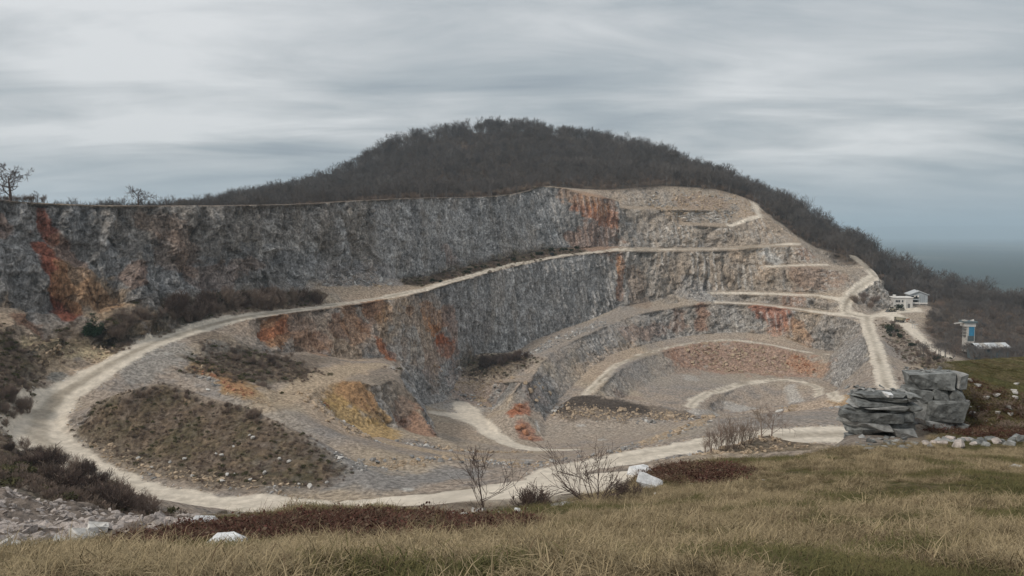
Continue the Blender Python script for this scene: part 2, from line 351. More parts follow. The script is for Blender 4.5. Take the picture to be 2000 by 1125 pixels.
def area(pts, soft=3.0, warp=4.0):
    """mask of a patch of ground given by its outline"""
    poly = np.array([[h.x, h.y] for h in (p if isinstance(p, Vector) else hit(*p) if len(p) == 2 else P(*p) for p in pts) if h is not None])
    lo = poly.min(0) - soft * 2 - 5; hi = poly.max(0) + soft * 2 + 5
    out = np.zeros(nV); k = in_box(lo, hi, 2); Q = XY[k]
    ins = np.zeros(len(k), bool); dm = np.full(len(k), 1e9); m = len(poly)
    for i in range(m):
        a, b = poly[i], poly[(i + 1) % m]
        d, _ = seg_dist(Q, a, b); dm = np.minimum(dm, d)
        c = (a[1] > Q[:, 1]) != (b[1] > Q[:, 1])
        xi = (b[0] - a[0]) * (Q[:, 1] - a[1]) / (b[1] - a[1] + 1e-12) + a[0]
        ins ^= c & (Q[:, 0] < xi)
    sd = np.where(ins, dm, -dm) + warp * WARP[k] * 0.6
    out[k] = sstep(-soft, soft, sd); return out
nz = VN[:, 2]; _e = sstep(20, 90, V[:, 0]) * sstep(330, 400, V[:, 1]) * .11; CL = 1 - sstep(0.58 + _e, 0.82 + _e, nz)
DIST = np.linalg.norm(V, axis=1)
# --- roads (centre line, half width in metres)
ROADS = {
 'main': [(1640,848,6.5),(1600,848,6.5),(1450,856,4.5),(1300,881,3.8),(1180,904,3.8),(1080,924,3.8),(950,955,3.6),(800,979,3.6),(600,989,3.8),(400,984,4.0),(280,962,4.2),(180,922,4.2),(105,882,4.8),(70,848,5.2),(78,812,4.8),(115,772,4.2),(180,733,3.8),(250,693,3.0),(310,666,2.4),(380,643,2.0),(480,619.5,1.5),(560,607.5,1.25),(650,596,1.2),(760,579,1.5),(830,565,1.5),(870,552,1.6),(930,535.5,1.4),(1000,517.5,1.4),(1100,498.5,1.2),(1205,487,1.0),(1300,487,.8),(1420,485,1.0),(1500,480,1.3),(1560,476,1.5)],
 'ramp': [(1142,771,2.2),(1168,747,2.0),(1203,714,1.7),(1252,693,1.4),(1301,679,1.4),(1370,667,1.4),(1430,664,1.6),(1500,672.5,1.2),(1560,684.5,.9),(1615,692,.7)],
 'pit': [(1349,794,2.2),(1356,783,2.1),(1381,769,1.9),(1451,748.5,1.6),(1510,741.5,1.5),(1559,743.5,1.5),(1597,756.5,1.6),(1636,780,1.8)],
 'floor': [(1112,879,3.0),(1050,879,3.4),(1000,868,3.4),(960,848,3.2),(932,822,3.4),(912,800,4.5),(900,788,3)], 'floor2': [(935,826,3),(890,812,3.5),(850,806,2.5)],
 'spur': [(1693,618,3.2),(1693,630,2.9),(1711,682,2.9),(1733,757,2.9)],
 'climb': [(1690,619,2.8),(1655,613,2.6),(1649,605,2.6),(1656,586,2.5),(1671,566,2.4),(1693,551.5,2.5),(1709,541,2.5),(1693,521,2.4),(1668,501,2.2)],
 'right': [(1696,619,3),(1738,612,4.0),(1765,629,3.8),(1802,665,2.8),(1845,696,2.8)],
 'pad': [(1735,610,4),(1775,604,6)],
 'bench': [(1395,590,1.3),(1480,594,1.5),(1560,603.5,1.7),(1640,614,2.2),(1680,620,2.5)], 'bench5': [(1390,573,1.0),(1440,572,1.2),(1500,573,1.4),(1600,577,1.5),(1648,588,1.6)],
 'bench4': [(1495,521,1.0),(1560,518,1.2),(1620,517,1.0)], 'upper': [(1420,440,.9),(1485,422,1.5),(1474,400,2.2)],
}
ROAD = np.zeros(nV); RUT = np.zeros(nV)
for k, pts in ROADS.items():
    m = stroke(pts, 3, soft=0.32, warp=0.26, dim=2) if k not in ('bench', 'bench4', 'bench5') else stroke([(p[0], p[1], p[2] * .75) for p in pts], 3, soft=0.45, warp=0.5, dim=2) * 0.8
    ROAD = np.maximum(ROAD, m)
PATH = np.maximum(stroke([(520,792,4),(555,775,4.5),(600,752,4.2),(680,722,4.0),(742,710,3.5)], 4, dim=2, warp=0.25), stroke([(745,862,3),(800,874,3),(870,887,3.5),(1000,901,3.5),(1085,895,3.5)], 3, dim=2, warp=0.3))
# --- zones
TURF = area([(-260,1078,8.8),(0,1078,9.2),(150,1066,10),(300,1052,10.6),(420,1018,11.6),(600,993,12.4),(760,992,12.8),(900,1012,12.6),(1000,996,13.2),(1100,985,14),(1200,958,15.2),(1290,910,17.5),(1400,896,18.6),(1550,890,19.2),(1660,873,20.6),(1790,860,22),(1850,720,28.5),(1800,735,34),(1850,706,50),(2200,700,60),Vector((90,-70,0)),Vector((-90,-70,0))], 0.5, 0.9)
HILL = np.maximum(area([(-400,352,159),(-150,378,179),(0,388,190.5),(70,395,197.5),(210,400,209.5),(420,400,235.5),(600,397,267.5),(700,390,290.5),(790,386,313.5),(860,384,333.5),(960,382,362.5),(1030,372,388),(1062,362,402),(1110,367,418),(1200,371,433),(1300,364,453),(1400,371,463),(1450,384,463),(1476,396,459),(1484,412,453),(1524,436,446),(1564,466,437),(1604,490,431),(1648,528,420),(1690,545,414),(1725,575,408),(1740,590,404),(1810,592,404),(1830,612,380),(1800,640,345),(1860,690,300),(1960,725,275),(2300,760,240),Vector((900,300,0)),Vector((900,1500,0)),Vector((-900,1500,0)),Vector((-900,200,0))], 3, 3), 0)
SCRUB = np.zeros(nV); CL0 = CL
def scrub(m, s=1.0):
    global SCRUB; SCRUB = np.maximum(SCRUB, m * s)
scrub(area([(-150,640),(40,665),(120,650),(230,610),(330,598),(420,585),(560,560),(620,570),(630,592),(480,612),(350,642),(260,680),(150,668),(70,690),(30,740),(-150,760)], 3, 5), 0.95)
scrub(area([(-150,735),(40,735),(90,760),(60,800),(20,840),(60,890),(150,935),(300,1000),(330,1020),(200,1020),(60,950),(-150,960)], 2.5, 4), 0.9)
scrub(area([(135,845),(190,790),(250,768),(320,752),(400,775),(500,806),(585,848),(665,895),(680,925),(640,955),(420,948),(270,905),(160,868)], 2, 3.0), 0.95)
scrub(area([(-150,655),(30,668),(150,662),(240,640),(300,655),(240,690),(200,665),(120,668),(60,705),(-150,735)], 3, 5), 0.95)
scrub(stroke([(800,553,4),(870,541,5),(930,526,5),(1000,509,5),(1070,493,5),(1130,490,4)], 4, warp=.3), 0.85)
scrub(stroke([(975,706,12),(940,712,9)], 8), 0.8); scrub(stroke([(450,720,10),(540,715,8)], 8, warp=.5), .75); scrub(stroke([(860,745),(790,735)], 4), 0.3)
scrub(area([(1722,632),(1750,640),(1800,680),(1845,705),(1830,742),(1790,720),(1750,680)], 5, 8), 0.55); scrub(stroke([(1500,858,5),(1440,872,4)], 5), 0.6)
scrub(stroke([(960,380,10),(1040,368,8)], 8, warp=.3), 0.25)
CL = CL * (1 - .9 * sstep(.2, .7, SCRUB) * (V[:, 1] < 170))
TANGRASS = stroke([(985,378,7),(1030,368,7),(1050,365,5)], 8, warp=.3)
# --- colour (linear albedo)
def C3(*c): return np.array(c)
def put(col, m, c): return col * (1 - m[:, None]) + m[:, None] * c
n1 = fbm(V + 9, 30, 3); n2 = fbm(V * [1, 1, .6] + 70, 6, 4); n3 = fbm(V + 33, 1.8, 3); nb = fbm(V + 51, 55, 2)
TQ = np.stack([V[:, 0] - 0.22 * V[:, 2], V[:, 1] - 0.22 * V[:, 2], V[:, 2] * 0.13], 1)     # streaks run down the face, leaning
st1 = fbm(TQ, 2.4, 3, 0.6); st2 = fbm(TQ + 60, 7, 2)
east = sstep(20, 90, V[:, 0]) * sstep(330, 400, V[:, 1])
col = np.ones((nV, 3)) * C3(0.235, 0.225, 0.215)
rock = np.ones((nV, 3)) * C3(0.325, 0.31, 0.295)
rock = put(rock, sstep(-0.1, 0.6, n2 + 0.4 * n1), C3(0.21, 0.204, 0.198))
rock = put(rock, sstep(0.0, 0.55, st1 + 0.25 * n3) * 0.7, C3(0.47, 0.46, 0.45))
rock = put(rock, sstep(0.05, 0.5, st2 + 0.4 * nb) * 0.5, C3(0.25, 0.215, 0.18))
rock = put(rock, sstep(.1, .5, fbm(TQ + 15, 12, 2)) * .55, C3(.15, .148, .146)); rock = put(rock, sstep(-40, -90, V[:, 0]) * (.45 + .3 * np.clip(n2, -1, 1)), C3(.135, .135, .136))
rock = put(rock, sstep(-20, 40, V[:, 0]) * sstep(385, 340, V[:, 1]) * (.3 + .3 * np.clip(n1, -1, 1)), C3(.27, .235, .205))
rock = put(rock, east * (0.5 + 0.35 * np.clip(n1 + n2, -1, 1)), C3(0.30, 0.245, 0.19))
gravel = put(np.ones((nV, 3)) * C3(0.36, 0.295, 0.24), sstep(-0.2, 0.5, n2 + 0.5 * n3), C3(0.255, 0.222, 0.196))
gravel = put(gravel, sstep(0.0, 0.5, n1), C3(0.38, 0.31, 0.235))
gravel = put(gravel, east * 0.6, C3(0.34, 0.28, 0.22))
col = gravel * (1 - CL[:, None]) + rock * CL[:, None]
GREY = [  # grey spreads on the floors
 ([(600,905,8),(760,940,6),(900,925,5)], .7), ([(640,850,5),(560,812,5),(450,765,5),(400,720,5)], .6), ([(1400,838,9),(1560,815,9),(1640,815,8)], .6), ([(1290,750,12),(1400,745,12)], .6), ([(860,775,10),(920,800,8)], .5), ([(1100,845,9),(1250,820,9)], .35), ([(1380,690,6),(1300,640,6)],.3), ([(1420,585,6),(1360,570,9)], .6),([(1260,700,6),(1200,740,6)],.5),([(1640,690,10),(1700,680,12),(1780,690,14)],.6),([(1050,690,8),(1150,640,7),(1230,605,6)],.5)]
for pts, s in GREY: col = put(col, stroke(pts, 5, warp=.5) * s * (1.2 if pts[0] == (600,905,8) else .75), C3(0.25, 0.238, 0.228))
ORANGE, RED, TAN, PALE = C3(0.36, 0.19, 0.10), C3(0.24, 0.085, 0.055), C3(0.42, 0.32, 0.235), C3(0.47, 0.45, 0.42)
OCH, RUST, PINK = C3(0.34, 0.22, 0.11), C3(0.265, 0.15, 0.10), C3(0.33, 0.245, 0.20)
PAINT = [
 # left cliff: the red seam and faint iron stains
 (RED, [(82,408,1.0),(95,440,1.5),(108,468,1.2)], .85), (RED, [(84,480,1.4),(100,520,2.6),(112,550,2.2),(120,580,2.2),(135,608,3.0)], .95), (RUST, [(120,470,2),(150,520,3),(160,570,4)], .55), (RUST, [(180,575,3.0),(215,595,2.5)], .75), (RUST, [(5,430),(5,440)], .5),
 (OCH, [(150,560,6),(200,585,6)], .45), (TAN, [(10,610,5),(30,645,5)], .8), (RUST, [(40,625,3),(60,640,3)], .8), (RUST, [(290,430,4),(345,450,4),(370,500,4)], .38), (RUST, [(260,545,3),(275,520,2)], .5), (RUST, [(340,490,6)], .3), (RUST, [(400,545,4),(490,515,3)], .3), (RUST, [(875,490,4),(915,535,3)], .35), (C3(.22,.18,.14), [(700,400,9),(720,500,6)], .45), (C3(.22,.18,.14), [(300,420,14),(480,420,14),(620,420,10)], .35),
 # orange corner of the upper wall
 (RUST, [(1120,375,7),(1180,400,8),(1170,470,11),(1135,470,8)], .62), (C3(.36,.17,.10), [(1130,400,5),(1185,425,6)], .9), (ORANGE, [(1150,385,4),(1180,410,4)], .6), (TAN, [(1120,380,6),(1200,380,6)], .4), (RUST, [(1212,500,2.0),(1216,530,2.2),(1212,580,2.5)], .85), (ORANGE, [(1213,505,1.2),(1213,530,1.5)], .8), (C3(.25,.18,.13), [(1240,540,6),(1250,590,6)], .6),
 # amphitheatre tints
 (TAN, [(1450,390,10),(1500,440,10),(1540,460,6)], .45), (TAN, [(1320,425,6)], .6), (RUST, [(1340,395,8),(1400,395,8)], .25), (TAN, [(1440,497,5)], .55), (PALE, [(1500,495,4),(1515,510,4)], .8), (RUST, [(1570,495,5)], .45), (RUST, [(1580,540,9),(1630,545,6)], .4), (TAN, [(1495,530,6)], .5), (RUST, [(1560,582,4),(1540,590,5)], .6), (TAN, [(1330,520,12),(1400,540,10)], .25),
 # third wall
 (C3(.34,.13,.075), [(1480,605,4),(1520,612,5),(1525,640,5)], .75), (RUST, [(1370,600,3),(1372,640,3)], .75), (RUST, [(1330,610,3),(1325,640,4)], .5), (RUST, [(1290,640,4),(1225,655,4)], .4), (ORANGE, [(1555,640,4),(1575,665,4)], .55), (RUST, [(1540,640,5)], .4), (TAN, [(1150,735,7),(1190,705,6),(1240,685,5)], .55), (TAN, [(1500,660,8),(1570,675,7)], .4), (OCH, [(1580,615,6),(1560,650,6)], .25),
 # red scree below the ramp
 (C3(.33,.205,.15), [(1340,690,8),(1420,700,11),(1500,700,11),(1560,715,9)], .75), (RUST, [(1370,690,9),(1340,712,7)], .35), (ORANGE, [(1560,710,5),(1610,720,6)], .45), (RUST, [(1310,690,4)], .6), (PINK, [(1210,770,3),(1235,778,3)], .5),
 # orange wall under the haul road
 (ORANGE, [(555,640,3),(535,660,4),(550,620,2)], .85), (C3(.33,.12,.06), [(560,635,2),(520,655,2)], .7), (RUST, [(665,640,4),(660,620,3)], .75), (RUST, [(712,632,3)], .75), (ORANGE, [(725,595,4),(745,600,5)], .75), (RUST, [(715,590,3),(735,615,3)], .5), (C3(.40,.19,.085), [(840,610,4),(855,630,5),(845,640,4)], .95), (C3(.33,.11,.05), [(865,665,4),(875,680,4)], .95), (ORANGE, [(805,610,2)], .7), (C3(.34,.13,.06), [(745,675,3),(758,690,3)], .85), (TAN, [(830,650,4),(820,690,5),(850,710,5)], .5), (PALE, [(770,620,4),(775,680,4)], .35), (PALE, [(800,650,2.5),(805,700,2.5)], .5), (PINK, [(870,690,5),(840,720,7)], .5), (TAN, [(690,655,5),(600,650,6)], .2), (TAN, [(670,695,5),(700,700,4)], .85), (RUST, [(630,670,3)], .5), (C3(.20,.18,.17), [(820,575,4),(920,640,12)], .4),
 (ORANGE, [(690,612,4),(700,650,4)], .55), (ORANGE, [(600,665,4),(630,690,3)], .45), (RUST, [(590,640,5)], .4), (OCH, [(770,600,5),(760,640,5)], .35), (PALE, [(765,640,1.2),(768,720,1.2)], .6), (PALE, [(785,640,1.2),(790,720,1.2)], .6), (PALE, [(812,640,1.2),(822,715,1.2)], .55), (TAN, [(800,600,8),(850,600,6)], .35), (RUST, [(880,620,4),(890,680,4)], .5),
 # gully left of the spur and the spur block
 (C3(.17,.135,.105), [(400,660,5),(450,690,6),(520,700,6),(560,720,6),(600,700,5)], .75), (C3(.20,.165,.13), [(620,700,5),(660,705,4)], .5), (C3(.22,.18,.145), [(760,740,6),(790,770,6),(740,725,5)], .6), (C3(.17,.13,.10), [(775,755,3),(800,785,3)], .6),
 (OCH, [(400,715,4),(440,735,4),(470,760,4),(500,775,4)], .85), (ORANGE, [(420,725,3),(480,765,2.5)], .6), (C3(.20,.20,.195), [(430,695,5)], .6), (C3(.24,.22,.2), [(500,680,5),(540,700,4)], .4),
 (OCH, [(650,770,5),(690,770,5),(730,800,5)], .95), (ORANGE, [(690,765,4),(715,785,4)], .45), (C3(.42,.28,.12), [(680,820,7),(720,840,7)], .8), (TAN, [(610,790,4),(650,830,4),(700,850,3)], .6), (RUST, [(790,790,3),(800,820,5),(825,840,4)], .8), (C3(.22,.185,.15), [(760,750,5),(780,790,4)], .6), (TAN, [(560,780,5),(610,750,4),(700,715,5)], .8),
 (TAN, [(740,858,4),(810,876,4),(870,886,3.5)], .9), (TAN, [(900,850,6),(880,835,6)], .55), (TAN, [(930,890,3),(1000,902,3)], .4),
 # rock nose
 (C3(.34,.14,.08), [(1005,805,3),(1020,800,3.5)], .95), (C3(.30,.14,.09), [(1020,830,3),(1035,855,3)], .75), (PINK, [(1040,750,5),(1060,770,5)], .4), (C3(.25,.19,.15), [(1035,800,4)], .3), (PALE, [(1048,800,.7),(1052,840,.7)], .8), (PINK, [(900,745,8),(960,770,9)], .45),
 # piles and verges
 (C3(.17,.135,.105), [(1120,800,6),(1200,806,6),(1260,806,6),(1330,810,5)], .85), (C3(.075,.06,.05), [(1100,790,5),(1130,782,5),(1180,786,4.5),(1230,794,4.5),(1250,800,3.5)], .95), (C3(.46,.37,.23), [(100,695,5),(150,680,5),(200,695,5)], .8), (TAN, [(130,720,5),(190,715,6),(90,730,5)], .75), (C3(.23,.235,.22), [(118,738,2.5)], .7),
 (C3(.30,.28,.255), [(340,690,6),(300,705,5),(270,730,4)], .75), (PALE, [(330,690,1.0)], .5), (TAN, [(130,905,2.2),(170,925,2.2),(95,890,2)], .6), (C3(.45,.24,.14), [(150,925,1.6),(165,933,1.6)], .7), (TAN, [(740,560,9),(680,570,8),(790,560,7)], .6), (C3(.30,.28,.27), [(650,540,5),(760,545,6)], .6), (TAN, [(1560,800,4),(1620,790,6)], .6), (OCH, [(1645,785,4),(1660,775,3)], .7),
 (PALE, [(500,498,1.5),(560,475,1.5),(620,485,2)], .35), (PALE, [(960,470,1.2),(1020,485,1.2)], .25), (PALE, [(1365,545,1.0),(1380,575,1.5),(1395,588,1.5)], .7), (C3(.30,.29,.285), [(1360,570,8)], .5), (PALE, [(1545,755,2.2),(1555,785,2.5)], .6), (PALE, [(1440,798,6)], .55), (PALE, [(1350,740,3),(1345,735,2)], .4), (PALE, [(1400,810,2),(1350,806,2)], .6), (PALE,[(1135,832,1.3)],.7),(PALE,[(1175,858,1.3)],.6),(PALE,[(790,955,.8),(800,957,.8)],.9),(PALE,[(1030,898,1.5)],.6),(PALE,[(890,800,8),(930,800,5)],.35),
]
for pts, c, s in (([(500,640,8),(600,640,9),(700,645,10),(800,650,11),(850,660,10)], C3(.345, .26, .195), .68), ([(640,740,8),(720,740,8),(780,780,7)], C3(.34, .27, .20), .5), ([(1330,720,14),(1450,735,14),(1560,735,10)], C3(.33, .285, .24), .5), ([(900,840,12),(1100,845,12),(1250,840,12)], C3(.38, .315, .25), .55), ([(1300,420,30),(1450,460,30),(1560,530,25)], C3(.35, .275, .205), .45), ([(1250,540,16),(1400,530,18)], C3(.30, .26, .22), .4)):
    col = put(col, stroke(pts, 8, soft=.5, warp=.5) * s, c)
for c, pts, s in PAINT:
    m = stroke(pts, 3, soft=0.5, warp=0.6); k = m > .004; q = m[k]; steep = CL[k]
    m[k] = sstep(.22, .78, q + (.42 * st1[k] * steep + .28 * n3[k] + .18 * n2[k]) * (1 - np.abs(2 * q - 1) * .6)) * np.clip(q * 3, 0, 1); col = put(col, m * s, c)
# pale drill lines on the amphitheatre and spur walls
dl = np.abs(((V[:, 0] + 0.8 * fbm(V * [1, 1, .3], 6, 2) - 0.06 * V[:, 2]) / 3.1) % 1.0 - 0.5) * 2
gate = sstep(-0.05, 0.35, fbm(V * [1, 1, .25] + 80, 14, 2) + 0.15)
drill = (1 - sstep(0.12, 0.42, dl)) * gate * CL * east
dl2 = np.abs(((V[:, 1] * 0.85 + V[:, 0] * 0.5 + 0.5 * WARP2 - 0.2 * V[:, 2]) / 2.6) % 1.0 - 0.5) * 2
drill2 = (1 - sstep(0.1, 0.5, dl2)) * (.35 + .65 * sstep(-0.2, 0.3, fbm(V + 21, 20, 2))) * CL * sstep(-60, 0, V[:, 0]) * (1 - east)
col = put(col, drill * 0.72, PALE); col = put(col, drill2 * 0.5, C3(.43, .42, .41))
SOIL = put(np.ones((nV, 3)) * C3(0.125, 0.092, 0.066), sstep(-0.3, 0.4, n2), C3(0.10, 0.082, 0.05)); SOIL = put(SOIL, sstep(0.1, 0.5, n3 + .4 * n2) * .75, C3(.20, .15, .105))
SC = np.clip(SCRUB * (1 - 0.0 * CL) * (1.0 + 0.5 * n3 + 0.25 * n2), 0, 1) * sstep(0.02, 0.3, SCRUB)
col = put(col, SC, SOIL); col = put(col, TANGRASS * 0.8, C3(.22, .165, .085))
mound = stroke([(180,870,3),(300,915,3),(430,945,3),(560,955,3)], 3, dim=2, warp=.4); col = put(col, mound * .5, C3(.20, .16, .12))
RC = put(np.ones((nV, 3)) * C3(0.64, 0.57, 0.475), sstep(0.0, 0.5, n3) * .5, C3(0.52, 0.46, 0.385))
col = put(col, PATH * 0.75, C3(0.42, 0.33, 0.235))
# wheel ruts: pale tracks, greyer crown between them
mid = np.zeros(nV)
for k in ('main', 'ramp', 'spur', 'climb', 'pit'):
    mid = np.maximum(mid, stroke([(p[0], p[1], p[2] * 0.33) for p in ROADS[k]], 1, soft=0.5, warp=0.3, dim=2))
col = put(col, sstep(.1, .8, ROAD) * (0.93 - 0.15 * np.clip(WARP2, 0, 1)), RC)
col = put(col, mid * np.clip(0.6 + 0.5 * n1, 0.35, .95) * sstep(110, 190, DIST), C3(.22, .185, .14))
HS = put(np.ones((nV, 3)) * C3(0.075, 0.060, 0.050), sstep(-.2, .5, n2), C3(0.10, 0.075, 0.055))
col = put(col, HILL * (1 - .8 * ROAD) * (1 - TANGRASS), HS)
TS = put(np.ones((nV, 3)) * C3(0.105, 0.085, 0.045), sstep(-.2, .5, fbm(V + 5, .8, 3)), C3(0.075, 0.072, 0.030))
col = put(col, TURF, TS)
LSCREE = area([(-200,1075,9),(0,1070,9.6),(160,1060,10.6),(330,1045,12),(330,1020,40),(200,1000,52),(60,960,60),(-200,940,60)], 1.0, 2.0) * (1 - TURF)
col = put(col, LSCREE * .8, C3(.23, .19, .165))
col *= (1 + 0.13 * n3 + 0.10 * n2)[:, None]; col = np.clip(col, 0.02, 0.8)
# --- relief
calm = np.clip(np.maximum(ROAD * 1.2, PATH * .8), 0, 1)
far = sstep(60, 110, DIST)
wid = np.full(nV, .5); xid = wid.copy(); x1 = wid * 0; x2 = wid * 0 + .2
kk = np.nonzero((CL > .03) | ((SCRUB > .2) & (far > 0)))[0]
wid[kk] = worley(V[kk] * [1, 1, .7] + 3, 4.2)[2]; x1[kk], x2[kk], xid[kk] = worley(V[kk] * [1, 1, .8] + 8, 1.9)
gul = np.clip(np.abs(fbm(TQ + 5, 13, 2)) * 2.2, 0, 1)
disp = CL * far * ((fbm(V, 24, 2) * 2.2) - (1 - gul) ** 2 * 2.8 + (1 - np.abs(fbm(TQ, 5.0, 2)) * 2.2) * 0.8 - 0.4 + st1 * 0.75 + (wid - .5) * 2.2 + (xid - .5) * 1.2 + n3 * .45)
fz = sstep(-70, -20, V[:, 0]) * (1 - east) * CL * far; disp *= 1 - .5 * fz
disp += fz * .62 * np.cos(dl2 * math.pi) * (.45 + .55 * sstep(-.35, .25, fbm(V + 21, 20, 2)))
rib = ((V[:, 1] * .8 + V[:, 0] * .55 - .55 * V[:, 2] + 2.5 * fbm(V + 61, 14, 2)) / 10.5) % 1.0; disp += sstep(-40, -80, V[:, 0]) * CL * far * (np.abs(rib - .5) * 2 - .5) * 2.4
disp += drill * .35 * far
disp += (1 - CL) * far * (fbm(V, 9, 3) * 0.55 + n3 * 0.22 + (xid - .5) * 0.25) * (1 - HILL * .5)
disp += SCRUB * far * (1 - CL) * (0.25 * n3 + (x2 - x1 - .2) * .3)
disp *= (1 - 0.96 * calm)
nearr = 1 - far
disp += nearr * (fbm(V, 1.6, 3) * 0.09 + fbm(V, 0.35, 3) * 0.025) * (1 + 5 * LSCREE + 6 * sstep(18, 60, DIST) * (1 - TURF))
disp += nearr * CL * sstep(20, 24, DIST) * ((xid - .5) * .2)
Dn = VN.copy(); Dn[:, 2] *= 0.35
V = V + Dn * disp[:, None]
# --- materials
def principled(name, rough=0.95, spec=0.15):
    m = bpy.data.materials.new(name); m.use_nodes = True; t = m.node_tree; b = t.nodes['Principled BSDF']
    b.inputs['Roughness'].default_value = rough; b.inputs['Specular IOR Level'].default_value = spec
    return m, t, b
def simple(name, c, rough=0.9, spec=0.2, var=0.25, scale=6.0, bump=0.0, metal=0.0):
    """plain procedural material: base colour broken up by noise"""
    m, t, b = principled(name, rough, spec); tcn = N(t, 'ShaderNodeTexCoord')
    n = N(t, 'ShaderNodeTexNoise'); n.inputs['Scale'].default_value = scale; n.inputs['Detail'].default_value = 5; n.inputs['Roughness'].default_value = .65
    LK(t, tcn.outputs['Object'], n.inputs['Vector'])
    lo = tuple(x * (1 - var) for x in c); hi = tuple(min(x * (1 + var), .95) for x in c)
    oi = N(t, 'ShaderNodeObjectInfo')
    LK(t, mixc(t, 1.0, ramp(t, n.outputs[0], [(0.36, lo), (0.64, hi)]), ramp(t, oi.outputs['Random'], [(0, (.78,) * 3), (1, (1.18,) * 3)]), 'MULTIPLY'), b.inputs['Base Color']); b.inputs['Metallic'].default_value = metal
    if bump:
        bp = N(t, 'ShaderNodeBump'); bp.inputs['Strength'].default_value = bump; bp.inputs['Distance'].default_value = .1
        LK(t, n.outputs[0], bp.inputs['Height']); LK(t, bp.outputs[0], b.inputs['Normal'])
    return m
def ground_material(name, fine, bump, contrast):
    m, t, b = principled(name, 0.97, 0.08)
    at = N(t, 'ShaderNodeAttribute', attribute_name='albedo'); ck = N(t, 'ShaderNodeAttribute', attribute_name='cliff')
    geo = N(t, 'ShaderNodeNewGeometry')
    mp = N(t, 'ShaderNodeMapping'); LK(t, geo.outputs['Position'], mp.inputs[0]); mp.inputs['Scale'].default_value = (1, 1, 0.8); mp.inputs['Rotation'].default_value = (0.25, -0.3, 0)
    na = N(t, 'ShaderNodeTexNoise'); na.inputs['Scale'].default_value = fine; na.inputs['Detail'].default_value = 8; na.inputs['Roughness'].default_value = .72
    LK(t, mp.outputs[0], na.inputs['Vector'])
    mp2 = N(t, 'ShaderNodeMapping'); LK(t, geo.outputs['Position'], mp2.inputs[0]); mp2.inputs['Scale'].default_value = (1, 1, 0.16); mp2.inputs['Rotation'].default_value = (0.12, 0.2, 0)
    ns = N(t, 'ShaderNodeTexNoise'); ns.inputs['Scale'].default_value = fine * 1.6; ns.inputs['Detail'].default_value = 5; ns.inputs['Roughness'].default_value = .6
    LK(t, mp2.outputs[0], ns.inputs['Vector'])
    h = math_n(t, 'ADD', math_n(t, 'MULTIPLY', na.outputs[0], 0.7), math_n(t, 'MULTIPLY', math_n(t, 'MULTIPLY', ns.outputs[0], 0.5), ck.outputs['Fac']))
    k = ramp(t, na.outputs[0], [(0.38, (1 - contrast,) * 3), (0.5, (1, 1, 1)), (0.62, (1 + contrast * 1.2,) * 3)])
    c = mixc(t, 1.0, at.outputs['Color'], k, 'MULTIPLY')
    k2 = ramp(t, ns.outputs[0], [(0.38, (0.74,) * 3), (0.5, (1, 1, 1)), (0.62, (1.3,) * 3)])
    c2 = mixc(t, ck.outputs['Fac'], c, mixc(t, 1.0, c, k2, 'MULTIPLY'))
    vo = N(t, 'ShaderNodeTexVoronoi', feature='F1'); vo.inputs['Scale'].default_value = fine * .42; wv = mixc(t, 0.12 / fine, mp.outputs[0], na.outputs['Color'], 'ADD'); LK(t, wv, vo.inputs['Vector'])
    sc_ = N(t, 'ShaderNodeSeparateColor'); LK(t, vo.outputs['Color'], sc_.inputs[0])
    c2 = mixc(t, ck.outputs['Fac'], c2, mixc(t, 1.0, c2, ramp(t, sc_.outputs[0], [(0, (.78,) * 3), (.5, (1, 1, 1)), (1, (1.24,) * 3)]), 'MULTIPLY'))
    h = math_n(t, 'ADD', h, math_n(t, 'MULTIPLY', math_n(t, 'MULTIPLY', math_n(t, 'ADD', math_n(t, 'MULTIPLY', vo.outputs['Distance'], -.5), sc_.outputs[1]), .75), ck.outputs['Fac']))
    LK(t, c2, b.inputs['Base Color'])
    bp = N(t, 'ShaderNodeBump'); bp.inputs['Strength'].default_value = bump; bp.inputs['Distance'].default_value = 0.9 / fine
    LK(t, h, bp.inputs['Height']); LK(t, bp.outputs[0], b.inputs['Normal'])
    return m
M_ROCK = ground_material('quarry_rock', 1.25, 1.0, 0.44); M_ROAD = ground_material('road_dust', 0.6, 0.35, 0.16); M_TURF = ground_material('turf_soil', 9.0, 0.8, 0.5); M_HILL = ground_material('wood_floor', 0.5, 0.5, 0.35)
def build_mesh(name, V, Tr, mat, attrs=(), smooth=True):
    used, inv = np.unique(Tr.ravel(), return_inverse=True); T2 = inv.reshape(-1, 3)
    me = bpy.data.meshes.new(name); me.vertices.add(len(used)); me.vertices.foreach_set('co', V[used].astype(np.float32).ravel())
    me.loops.add(T2.size); me.loops.foreach_set('vertex_index', T2.astype(np.int32).ravel())
    me.polygons.add(len(T2)); me.polygons.foreach_set('loop_start', np.arange(0, T2.size, 3, dtype=np.int32))
    me.polygons.foreach_set('use_smooth', np.full(len(T2), smooth))
    me.update(calc_edges=True)
    for an, kind, data in attrs:
        a = me.attributes.new(an, kind, 'POINT')
        if kind == 'FLOAT_COLOR': a.data.foreach_set('color', np.hstack([data[used], np.ones((len(used), 1))]).astype(np.float32).ravel())
        else: a.data.foreach_set('value', data[used].astype(np.float32))
    me.materials.append(mat); o = bpy.data.objects.new(name, me); COL.objects.link(o); return o
fm = lambda m: m[Tr].mean(1)
fr, ft, fh = fm(ROAD) > .5, fm(TURF) > .5, fm(HILL) > .5
fr &= ~ft; fh &= ~fr & ~ft
AT = [('albedo', 'FLOAT_COLOR', col), ('cliff', 'FLOAT', CL * (1 - TURF))]
